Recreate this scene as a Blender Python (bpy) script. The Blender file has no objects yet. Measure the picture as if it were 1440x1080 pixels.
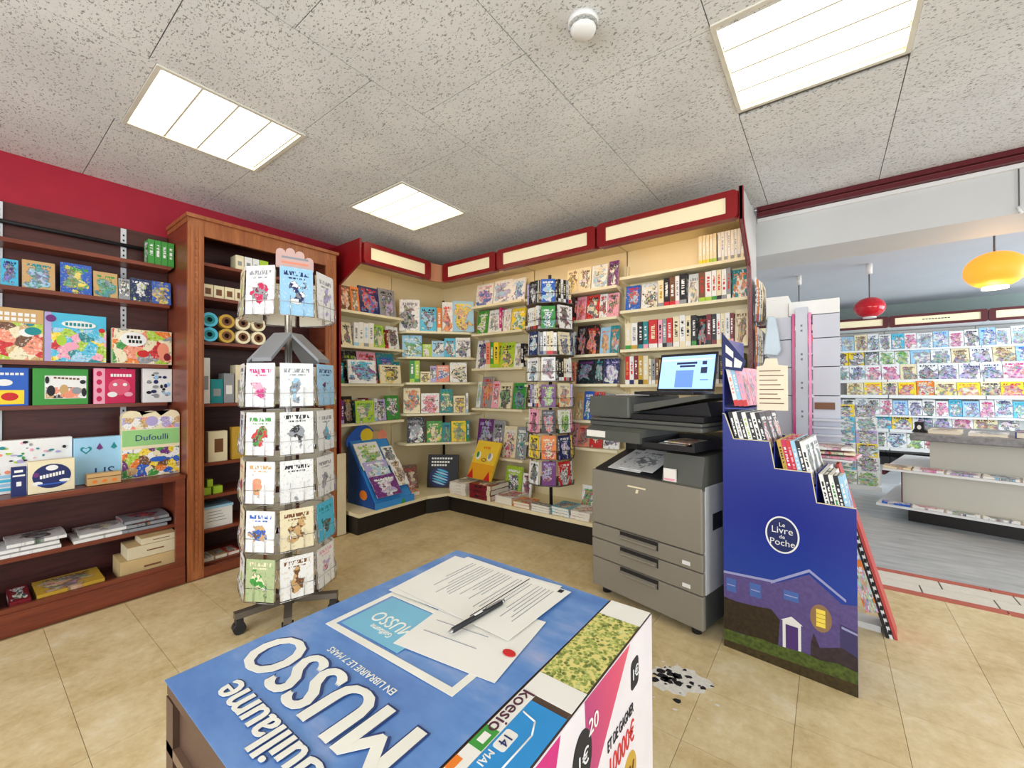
import bpy, bmesh, math, random
from mathutils import Matrix, Vector
R = math.radians
random.seed(7)
S = bpy.context.scene
COL = S.collection

# ---------------------------------------------------------------- camera, light, exposure
cd = bpy.data.cameras.new('camera'); cam = bpy.data.objects.new('camera', cd); COL.objects.link(cam)
S.camera = cam
cd.sensor_width = 36; cd.lens = 14.693; cd.clip_start = .02
_th, _p, _r = R(37.032), R(.395), R(-.271)
_f = Vector((-math.sin(_th)*math.cos(_p), math.cos(_th)*math.cos(_p), math.sin(_p)))
_rt = Vector((math.cos(_th), math.sin(_th), 0)); _up = _rt.cross(_f)
_a = _rt*math.cos(_r)+_up*math.sin(_r); _b = -_rt*math.sin(_r)+_up*math.cos(_r)
cam.matrix_world = Matrix(((_a.x, _b.x, -_f.x, 0), (_a.y, _b.y, -_f.y, 0), (_a.z, _b.z, -_f.z, 1.2), (0, 0, 0, 1)))
S.view_settings.view_transform = 'Standard'; S.view_settings.look = 'None'
S.view_settings.gamma = 1; S.view_settings.use_curve_mapping = False
S.view_settings.exposure = 0.36
S.cycles.max_bounces = 8; S.cycles.diffuse_bounces = 5; S.cycles.use_denoising = True
S.cycles.sample_clamp_indirect = 6
w = bpy.data.worlds.new('sky'); S.world = w; w.use_nodes = True
w.node_tree.nodes['Background'].inputs[0].default_value = (.80, .90, 1, 1)
w.node_tree.nodes['Background'].inputs[1].default_value = 1.0

def area(name, loc, rot, sx, sy, power, col):
    l = bpy.data.lights.new(name, 'AREA'); l.shape = 'RECTANGLE'; l.size = sx; l.size_y = sy
    l.energy = power; l.color = col
    o = bpy.data.objects.new(name, l); COL.objects.link(o); o.location = loc; o.rotation_euler = rot
    return o
# daylight through the shop windows (behind the camera, and at the side of the far room)
area('daylight_shop_window', (-.2, -2.5, 1.35), (R(90), 0, 0), 4.6, 1.9, 105, (.93, .97, 1))
area('daylight_side_window', (4.4, 1.0, 1.4), (R(90), 0, R(90)), 2.8, 1.9, 55, (.9, .96, 1))
area('daylight_far_window', (4.4, 6.4, 1.4), (R(90), 0, R(90)), 4.2, 1.9, 150, (.88, .95, 1))

# ---------------------------------------------------------------- helpers
def lin(c):
    return tuple((x/255/12.92 if x/255 <= .04045 else ((x/255+.055)/1.055)**2.4) for x in c)
PAL = dict(white=(240, 240, 238), cream=(238, 226, 190), grey=(150, 153, 158), black=(28, 27, 31), navy=(30, 42, 100),
    blue=(45, 98, 195), sky=(160, 208, 238), aqua=(80, 190, 225), teal=(28, 138, 145), green=(62, 152, 62),
    lime=(172, 208, 60), yellow=(247, 217, 52), gold=(200, 160, 55), orange=(238, 130, 40), salmon=(240, 150, 120),
    tan=(208, 168, 112), brown=(118, 76, 46), red=(208, 38, 40), crimson=(205, 28, 84), maroon=(125, 26, 38),
    pink=(242, 168, 190), rose=(225, 90, 120), magenta=(205, 35, 125), purple=(112, 48, 122), lilac=(182, 168, 218), sage=(176, 190, 142))
class MB:
    """collects polygons, builds one mesh object"""
    def __init__(s): s.v = []; s.f = []; s.m = []; s.sm = []
    def add(s, vs, fs, m=0, T=None, smooth=False):
        k = len(s.v)
        for p in vs: s.v.append(tuple(T @ Vector(p)) if T is not None else tuple(p))
        for q in fs: s.f.append([k+i for i in q]); s.m.append(m); s.sm.append(smooth)
        return s
    def box(s, x0, y0, z0, x1, y1, z1, m=0, T=None):
        vs = [(x, y, z) for z in (z0, z1) for y in (y0, y1) for x in (x0, x1)]
        return s.add(vs, [(0, 2, 3, 1), (4, 5, 7, 6), (0, 1, 5, 4), (2, 6, 7, 3), (0, 4, 6, 2), (1, 3, 7, 5)], m, T)
    def prism(s, poly, lo, hi, axis='y', m=0, T=None):
        n = len(poly)
        def P(a, b, c): return {'y': (a, c, b), 'z': (a, b, c), 'x': (c, a, b)}[axis]
        vs = [P(a, b, lo) for a, b in poly]+[P(a, b, hi) for a, b in poly]
        fs = [tuple(range(n)), tuple(range(2*n-1, n-1, -1))]+[(i, i+n, (i+1) % n+n, (i+1) % n) for i in range(n)]
        return s.add(vs, fs, m, T)
    def ring(s, A, B, lo, hi, axis='y', m=0, T=None):
        n = len(A)
        def P(a, b, c): return {'y': (a, c, b), 'z': (a, b, c), 'x': (c, a, b)}[axis]
        vs = [P(*p, c) for c in (lo, hi) for L in (A, B) for p in L]
        fs = []
        for i in range(n):
            j = (i+1) % n
            fs += [(i, j, n+j, n+i), (2*n+i, 3*n+i, 3*n+j, 2*n+j), (i, 2*n+i, 2*n+j, j), (n+i, n+j, 3*n+j, 3*n+i)]
        return s.add(vs, fs, m, T)
    def cyl(s, p0, p1, r, n=10, m=0, r1=None, T=None):
        p0 = Vector(p0); p1 = Vector(p1); d = (p1-p0).normalized(); r1 = r if r1 is None else r1
        a = d.orthogonal().normalized(); b = d.cross(a)
        c = [(math.cos(2*math.pi*i/n), math.sin(2*math.pi*i/n)) for i in range(n)]
        vs = [p0+(a*x+b*y)*r for x, y in c]+[p1+(a*x+b*y)*r1 for x, y in c]
        s.add(vs, [tuple(range(n-1, -1, -1)), tuple(range(n, 2*n))], m, T)
        k = len(s.v)-2*n
        for i in range(n): s.f.append([k+i, k+(i+1) % n, k+n+(i+1) % n, k+n+i]); s.m.append(m); s.sm.append(True)
        return s
    def tube(s, pts, r, n=6, m=0, T=None):
        for a, b in zip(pts[:-1], pts[1:]): s.cyl(a, b, r, n, m, None, T)
        return s
    def ball(s, c, rx, ry, rz, n=20, k=12, m=0, T=None):
        vs = [(c[0], c[1], c[2]-rz)]
        for j in range(1, k):
            t = -math.pi/2+math.pi*j/k
            vs += [(c[0]+rx*math.cos(t)*math.cos(2*math.pi*i/n), c[1]+ry*math.cos(t)*math.sin(2*math.pi*i/n), c[2]+rz*math.sin(t)) for i in range(n)]
        vs.append((c[0], c[1], c[2]+rz)); e = len(vs)-1
        fs = [(0, 1+(i+1) % n, 1+i) for i in range(n)]
        for j in range(k-2):
            fs += [(1+j*n+i, 1+j*n+(i+1) % n, 1+(j+1)*n+(i+1) % n, 1+(j+1)*n+i) for i in range(n)]
        fs += [(e, 1+(k-2)*n+i, 1+(k-2)*n+(i+1) % n) for i in range(n)]
        return s.add(vs, fs, m, T, True)
    def mesh(s, name, mats):
        me = bpy.data.meshes.new(name); me.from_pydata(s.v, [], s.f)
        for m in (mats if isinstance(mats, (list, tuple)) else [mats]): me.materials.append(m)
        me.polygons.foreach_set('material_index', s.m); me.polygons.foreach_set('use_smooth', s.sm)
        bm = bmesh.new(); bm.from_mesh(me); bmesh.ops.recalc_face_normals(bm, faces=bm.faces); bm.to_mesh(me); bm.free()
        return me
    def build(s, name, mats, parent=None, loc=(0, 0, 0), rz=0, bevel=0):
        o = bpy.data.objects.new(name, s.mesh(name, mats)); COL.objects.link(o)
        o.location = loc; o.rotation_euler = (0, 0, rz); o.parent = parent
        if bevel:
            b = o.modifiers.new('bevel', 'BEVEL'); b.width = bevel; b.segments = 2; b.limit_method = 'ANGLE'
        return o
def rr(cx, cy, w, h, r, n=4):
    P = []
    for k, (sx, sy) in enumerate(((1, 1), (-1, 1), (-1, -1), (1, -1))):
        for i in range(n+1):
            t = math.pi/2*(k+i/n); P.append((cx+sx*(w/2-r)+r*math.cos(t), cy+sy*(h/2-r)+r*math.sin(t)))
    return P
def box(*a, m=0): return MB().box(*a, m=m)
def tag(o, label, cat, group=None):
    o['label'] = label; o['category'] = cat
    if group: o['group'] = group
    return o
def struct(o, label=None):
    o['kind'] = 'structure'
    if label: o['label'] = label
    return o
def thing(name, label, cat, loc=(0, 0, 0), rz=0, group=None):
    o = bpy.data.objects.new(name, None); COL.objects.link(o); o.empty_display_size = .1
    o.location = loc; o.rotation_euler = (0, 0, rz); return tag(o, label, cat, group)
def inst(me, name, loc, rot, scale, parent=None):
    o = bpy.data.objects.new(name, me); COL.objects.link(o)
    o.location = loc; o.rotation_euler = rot; o.scale = scale; o.parent = parent
    return o

# ---------------------------------------------------------------- materials
class NT:
    def __init__(s, name):
        s.m = bpy.data.materials.new(name); s.m.use_nodes = True; s.t = s.m.node_tree
        s.b = s.t.nodes['Principled BSDF']
    def n(s, typ, **k):
        x = s.t.nodes.new(typ)
        for a, b in k.items(): setattr(x, a, b)
        return x
    def l(s, a, b): s.t.links.new(a, b)
    def put(s, sock, v):
        if isinstance(v, (int, float, tuple)): sock.default_value = v
        else: s.l(v, sock)
    def math(s, op, a, b=0.0, c=0.0):
        x = s.n('ShaderNodeMath', operation=op); s.put(x.inputs[0], a); s.put(x.inputs[1], b); s.put(x.inputs[2], c)
        return x.outputs[0]
    def mix(s, f, a, b):
        x = s.n('ShaderNodeMix', data_type='RGBA'); s.put(x.inputs[0], f)
        s.put(x.inputs[6], a if not isinstance(a, tuple) else (*a[:3], 1)); s.put(x.inputs[7], b if not isinstance(b, tuple) else (*b[:3], 1))
        return x.outputs[2]
    def noise(s, vec, scale, detail=2, rough=.5):
        x = s.n('ShaderNodeTexNoise'); s.put(x.inputs['Scale'], scale); x.inputs['Detail'].default_value = detail
        x.inputs['Roughness'].default_value = rough
        if vec is not None: s.l(vec, x.inputs['Vector'])
        return x
    def coord(s, which='Object', scale=None):
        c = s.n('ShaderNodeTexCoord').outputs[which]
        if scale is None: return c
        mp = s.n('ShaderNodeMapping'); mp.inputs['Scale'].default_value = scale; s.l(c, mp.inputs[0]); return mp.outputs[0]
    def ramp(s, f, stops):
        x = s.n('ShaderNodeValToRGB'); s.l(f, x.inputs[0]); e = x.color_ramp.elements
        while len(e) < len(stops): e.new(.5)
        for i, (p, c) in enumerate(stops): e[i].position = p; e[i].color = (*c[:3], 1)
        return x.outputs[0]
    def step(s, v, lo, hi):
        x = s.n('ShaderNodeMapRange'); x.interpolation_type = 'SMOOTHSTEP'; s.put(x.inputs[0], v)
        x.inputs[1].default_value = lo; x.inputs[2].default_value = hi; return x.outputs[0]
    def base(s, c): s.put(s.b.inputs['Base Color'], c if not isinstance(c, tuple) else (*c[:3], 1)); return s
    def set(s, rough=.5, metal=0, spec=.5):
        s.b.inputs['Roughness'].default_value = rough; s.b.inputs['Metallic'].default_value = metal
        s.b.inputs['Specular IOR Level'].default_value = spec; return s
_mats = {}
def mat(name, c, rough=.5, metal=0, var=.06, scale=8, spec=.4):
    if name in _mats: return _mats[name]
    t = NT(name); c = lin(c); nz = t.noise(t.coord(), scale, 3)
    lo = tuple(max(0, x*(1-var)) for x in c); hi = tuple(min(1, x*(1+var)) for x in c)
    t.base(t.ramp(nz.outputs[0], [(.3, lo), (.7, hi)])).set(rough, metal, spec)
    _mats[name] = t.m; return t.m
def pal(n, rough=.5): return mat('print_'+n+('' if rough == .5 else '_gloss'), PAL[n], rough)
def wood(name, c1, c2, rough=.4, stretch=(14, 14, 1.2)):
    t = NT(name); v = t.coord('Object', stretch); a = t.noise(v, 2.2, 5, .6); b = t.noise(v, 9, 3, .5)
    f = t.math('ADD', t.math('MULTIPLY', a.outputs[0], .7), t.math('MULTIPLY', b.outputs[0], .3))
    t.base(t.ramp(f, [(.32, lin(c1)), (.68, lin(c2))])).set(rough, 0, .4); return t.m
def glow(name, c, strength):
    t = NT(name); nz = t.noise(t.coord(), 6, 2); c = lin(c)
    t.base(c); t.l(t.ramp(nz.outputs[0], [(.3, tuple(x*.96 for x in c)), (.7, c)]), t.b.inputs['Emission Color'])
    t.b.inputs['Emission Strength'].default_value = strength; return t.m

def cover_material():
    t = NT('cover_print')
    def at(nm): return t.n('ShaderNodeAttribute', attribute_type='OBJECT', attribute_name=nm)
    ca, cb, cc = (at(k).outputs['Color'] for k in ('ca', 'cb', 'cc')); sd = at('sd').outputs['Vector']
    sp = t.n('ShaderNodeSeparateXYZ'); t.l(sd, sp.inputs[0]); seed, lay, busy = sp.outputs
    g = t.n('ShaderNodeSeparateXYZ'); t.l(t.coord('Generated'), g.inputs[0])
    nn = t.n('ShaderNodeSeparateXYZ'); t.l(t.coord('Normal'), nn.inputs[0])
    side = t.math('GREATER_THAN', t.math('ABSOLUTE', nn.outputs[0]), .6)
    u = t.math('ADD', t.math('MULTIPLY', g.outputs[0], t.math('SUBTRACT', 1.0, side)), t.math('MULTIPLY', g.outputs[1], side))
    v = g.outputs[2]
    def vec(a, b, c):
        x = t.n('ShaderNodeCombineXYZ'); t.put(x.inputs[0], a); t.put(x.inputs[1], b); t.put(x.inputs[2], c); return x.outputs[0]
    sd50 = t.math('MULTIPLY', seed, 50.0)
    P = vec(u, t.math('MULTIPLY', v, 1.35), sd50)
    n1 = t.noise(P, 4.2, 2.5, .55).outputs[0]; n2 = t.noise(P, 2.4, 2).outputs[0]; n3 = t.noise(P, 11.0, 3, .6).outputs[0]
    vo = t.n('ShaderNodeTexVoronoi'); vo.inputs['Scale'].default_value = 7.0; vo.inputs['Randomness'].default_value = 1.0; t.l(P, vo.inputs['Vector'])
    hs = t.n('ShaderNodeHueSaturation'); hs.inputs['Saturation'].default_value = .6; hs.inputs['Value'].default_value = .85; t.l(vo.outputs['Color'], hs.inputs['Color'])
    pic = t.mix(t.step(n1, .45, .49), cb, cc)
    pic = t.mix(t.step(n1, .56, .59), pic, t.mix(.75, cb, lin((30, 26, 30))))
    pic = t.mix(t.math('MULTIPLY', t.step(n3, .63, .67), .6), pic, lin((236, 230, 218)))
    pic = t.mix(t.math('MULTIPLY', busy, t.step(n3, .40, .46)), pic, hs.outputs[0])
    cy = t.math('ADD', .36, t.math('MULTIPLY', lay, .12))
    du = t.math('SUBTRACT', u, .5); dv = t.math('MULTIPLY', t.math('SUBTRACT', v, cy), .95)
    d = t.math('SQRT', t.math('ADD', t.math('MULTIPLY', du, du), t.math('MULTIPLY', dv, dv)))
    d = t.math('ADD', d, t.math('MULTIPLY', t.math('SUBTRACT', n2, .5), 1.0))
    d = t.math('ADD', d, t.math('MULTIPLY', t.math('SUBTRACT', n1, .5), .45))
    lim = t.math('SUBTRACT', d, t.math('MULTIPLY', busy, .34))
    ground = t.mix(t.math('MULTIPLY', t.step(n3, .57, .63), .35), ca, cb)
    c = t.mix(t.step(lim, .24, .22), ground, pic)
    c = t.mix(t.math('MULTIPLY', t.math('SUBTRACT', 1.0, t.step(t.math('ABSOLUTE', t.math('SUBTRACT', lim, .235)), .006, .018)), .4), c, lin((46, 38, 42)))
    ty = t.math('ADD', .80, t.math('MULTIPLY', lay, .08))
    def line(y0, half, freq, wid):
        band = t.math('LESS_THAN', t.math('ABSOLUTE', t.math('SUBTRACT', v, y0)), half)
        inn = t.math('LESS_THAN', t.math('ABSOLUTE', du), wid)
        ch = t.noise(vec(t.math('MULTIPLY', u, freq), t.math('MULTIPLY', v, 9.0), sd50), 1.0, 0).outputs[0]
        return t.math('MULTIPLY', t.math('MULTIPLY', band, inn), t.step(ch, .42, .5))
    front = t.math('SUBTRACT', 1.0, side)
    c = t.mix(t.math('MULTIPLY', line(ty, .045, 24.0, .38), front), c, cc)
    c = t.mix(t.math('MULTIPLY', line(t.math('SUBTRACT', ty, .10), .018, 44.0, .26), front), c, cc)
    sv = t.math('MULTIPLY', t.math('LESS_THAN', t.math('ABSOLUTE', du), .22), t.math('LESS_THAN', t.math('ABSOLUTE', t.math('SUBTRACT', v, .58)), .25))
    sl = t.math('MULTIPLY', sv, t.step(t.noise(vec(u, t.math('MULTIPLY', v, 26.0), sd50), 1.0, 0).outputs[0], .42, .5))
    spine = t.mix(t.math('LESS_THAN', v, .16), t.mix(sl, ca, cc), cb)
    c = t.mix(side, c, spine)
    t.base(c).set(.38, 0, .45)
    return t.m
COVER = cover_material()
PAGES = mat('page_block', (236, 230, 214), .8, 0, .05, 60)

def busy_art(name, cols, scale=16, lines=True):
    """a printed picture of many small coloured shapes with dark outlines"""
    t = NT(name); v = t.coord('Object'); nz = t.noise(v, scale*.7, 3, .6)
    mv = t.n('ShaderNodeVectorMath', operation='MULTIPLY_ADD'); t.l(nz.outputs['Color'], mv.inputs[0]); mv.inputs[1].default_value = (.05, .05, .05); t.l(v, mv.inputs[2])
    vo = t.n('ShaderNodeTexVoronoi'); vo.inputs['Scale'].default_value = scale; t.l(mv.outputs[0], vo.inputs['Vector'])
    sx = t.n('ShaderNodeSeparateColor'); t.l(vo.outputs['Color'], sx.inputs[0])
    x = t.n('ShaderNodeValToRGB'); x.color_ramp.interpolation = 'CONSTANT'; t.l(sx.outputs[0], x.inputs[0]); e = x.color_ramp.elements
    while len(e) < len(cols): e.new(.5)
    for i, c in enumerate(cols): e[i].position = i/len(cols); e[i].color = (*lin(PAL[c]), 1)
    c = x.outputs[0]
    fine = t.noise(v, scale*3.2, 3, .6).outputs[0]
    c = t.mix(t.math('MULTIPLY', t.step(fine, .57, .61), .6), c, lin((240, 234, 220)))
    c = t.mix(t.math('MULTIPLY', t.step(fine, .42, .38), .55), c, lin((52, 40, 40)))
    t.base(c).set(.38, 0, .45); return t.m
def floor_tile_mat():
    t = NT('vinyl_tile'); gm = t.n('ShaderNodeNewGeometry').outputs['Position']
    oi = t.n('ShaderNodeObjectInfo').outputs['Random']
    a = t.noise(gm, 5, 5, .65); b = t.noise(gm, 26, 4, .7)
    f = t.math('ADD', t.math('ADD', t.math('MULTIPLY', a.outputs[0], .6), t.math('MULTIPLY', b.outputs[0], .4)), t.math('MULTIPLY', t.math('SUBTRACT', oi, .5), .06))
    t.base(t.ramp(f, [(.30, lin((194, 168, 114))), (.46, lin((218, 196, 148))), (.57, lin((229, 210, 166))), (.70, lin((240, 228, 200)))])).set(.38, 0, .4)
    return t.m
def ceil_tile_mat():
    t = NT('fissured_ceiling_tile'); gm = t.n('ShaderNodeNewGeometry').outputs['Position']
    mp = t.n('ShaderNodeMapping'); mp.inputs['Scale'].default_value = (1, 1.7, 1); t.l(gm, mp.inputs[0])
    a = t.noise(mp.outputs[0], 95, 3, .6); b = t.noise(gm, 2.5, 2); c = t.noise(mp.outputs[0], 30, 2)
    speck = t.math('MULTIPLY', t.step(a.outputs[0], .56, .62), t.step(c.outputs[0], .36, .52))
    base = t.ramp(b.outputs[0], [(.3, lin((226, 227, 228))), (.7, lin((240, 241, 242)))])
    t.base(t.mix(speck, base, lin((150, 148, 146)))).set(.9, 0, .1)
    bp = t.n('ShaderNodeBump'); bp.inputs['Strength'].default_value = .3; bp.inputs['Distance'].default_value = .003
    t.l(t.math('SUBTRACT', 1.0, speck), bp.inputs['Height']); t.l(bp.outputs[0], t.b.inputs['Normal'])
    return t.m
def far_floor_mat():
    t = NT('grey_streaked_floor'); gm = t.n('ShaderNodeNewGeometry').outputs['Position']
    mp = t.n('ShaderNodeMapping'); mp.inputs['Scale'].default_value = (1.2, 6, 1); t.l(gm, mp.inputs[0])
    a = t.noise(mp.outputs[0], 3, 5, .65)
    t.base(t.ramp(a.outputs[0], [(.3, lin((158, 162, 164))), (.55, lin((186, 190, 192))), (.75, lin((205, 207, 207)))])).set(.35, 0, .4)
    return t.m
M_TILE = floor_tile_mat(); M_CEIL = ceil_tile_mat(); M_FAR = far_floor_mat()
M_JOINT = mat('floor_joint_grout', (146, 122, 84), .9)  # brown grout colour that shows in the joints between floor tiles
M_CSLAB = mat('ceiling_void', (120, 118, 116), .9)
M_RED = mat('red_wall_paint', (168, 28, 50), .6)
M_WALL = mat('white_wall_paint', (206, 207, 207), .7, 0, .03, 2)
M_WOODD = wood('mahogany_dark', (62, 30, 28), (92, 48, 42), .45, (2, 1.5, 14))
M_WOODM = wood('mahogany_mid', (104, 48, 32), (136, 68, 44), .35, (3, 1.2, 14))
M_WOODF = wood('mahogany_frame', (134, 74, 42), (178, 110, 66), .35, (14, 14, 1.2))
M_CREAM = mat('cream_metal', (236, 222, 182), .45, 0, .03, 3)
M_SHELF = mat('cream_shelf_edge', (240, 230, 196), .4, 0, .03, 3)
M_SIGNR = mat('oxblood_sign_plastic', (138, 20, 26), .3, 0, .05, 4)
M_BLACK = mat('black_laminate', (30, 24, 20), .4)
M_WHITE = mat('white_plastic', (235, 235, 233), .4, 0, .02)
M_STEEL = mat('chromed_wire', (190, 190, 192), .25, .9)
M_DARK = mat('dark_plastic', (36, 36, 38), .45)
M_KRAFT = mat('kraft_card', (200, 172, 122), .8, 0, .08, 12)
M_PAPER = mat('white_paper', (238, 236, 228), .75, 0, .02)
M_INK = mat('black_ink', (32, 30, 34), .7)

# ---------------------------------------------------------------- shared book meshes (unit size, front faces -y, foot at z = 0)
def book_mesh():
    b = MB()
    b.box(-.5, -.5, 0, .5, -.43, 1); b.box(-.5, .43, 0, .5, .5, 1); b.box(-.5, -.43, 0, -.46, .43, 1)
    b.box(-.46, -.43, .012, .475, .43, .988, 1)
    return b.mesh('book', [COVER, PAGES])
def carton_mesh():
    b = MB(); b.box(-.5, -.5, 0, .5, .5, .93); b.box(-.505, -.505, .62, .505, .505, 1); return b.mesh('game_box', [COVER])
def mag_mesh():
    b = MB(); n = 5       # a thin, slightly bowed magazine
    vs = []; fs = []
    for j in range(n+1):
        z = j/n; o = .5*math.sin(math.pi*z)
        vs += [(-.5, -.5-o, z), (.5, -.5-o, z), (.5, .5-o, z), (-.5, .5-o, z)]
    for j in range(n):
        k = 4*j; fs += [(k+i, k+(i+1) % 4, k+4+(i+1) % 4, k+4+i) for i in range(4)]
    fs += [(0, 3, 2, 1), tuple(4*n+i for i in range(4))]
    b.add(vs, fs); return b.mesh('magazine', [COVER])
def card_mesh():
    b = MB(); b.box(-.5, -.5, 0, .5, -.1, 1); b.box(-.47, .1, .01, .5, .5, .97, 1); return b.mesh('greeting_card', [COVER, PAGES])
BOOK, GBOX, MAG, CARD = book_mesh(), carton_mesh(), mag_mesh(), card_mesh()

def paint(o, a, b, c, busy=.35):
    for k, n in (('ca', a), ('cb', b), ('cc', c)): o[k] = lin(PAL[n])
    o['sd'] = (random.random(), random.random(), busy)
    return o
def put_book(x, y, z, w, h, t, rz, cols, kind='f', lean=9, me=None, name='book', busy=.35):
    me = me or BOOK
    if kind == 'f':
        a = R(lean); o = inst(me, name, (x, y, z+t/2*math.sin(a)), (-a, 0, rz), (w, t, h))
    elif kind == 's':
        o = inst(me, name, (x, y, z), (0, 0, rz+R(90)), (t, w, h))
    else:                                        # lying flat, cover up, foot of the cover towards the reader
        o = inst(me, name, (x, y, z), (R(-90), 0, rz), (w, t, h))
    return paint(o, *cols, busy)
def art(c): return 'an' if c[0] in 'aeio' else 'a'
def blabel(cols, kind, place, noun='book'):
    a, b, c = cols
    if kind == 's': return f'{a} {noun} spine out, {b} foot, {c} lettering, {place}'
    return f'{a} {noun} with {b} picture and {c} title, {place}'
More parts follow.
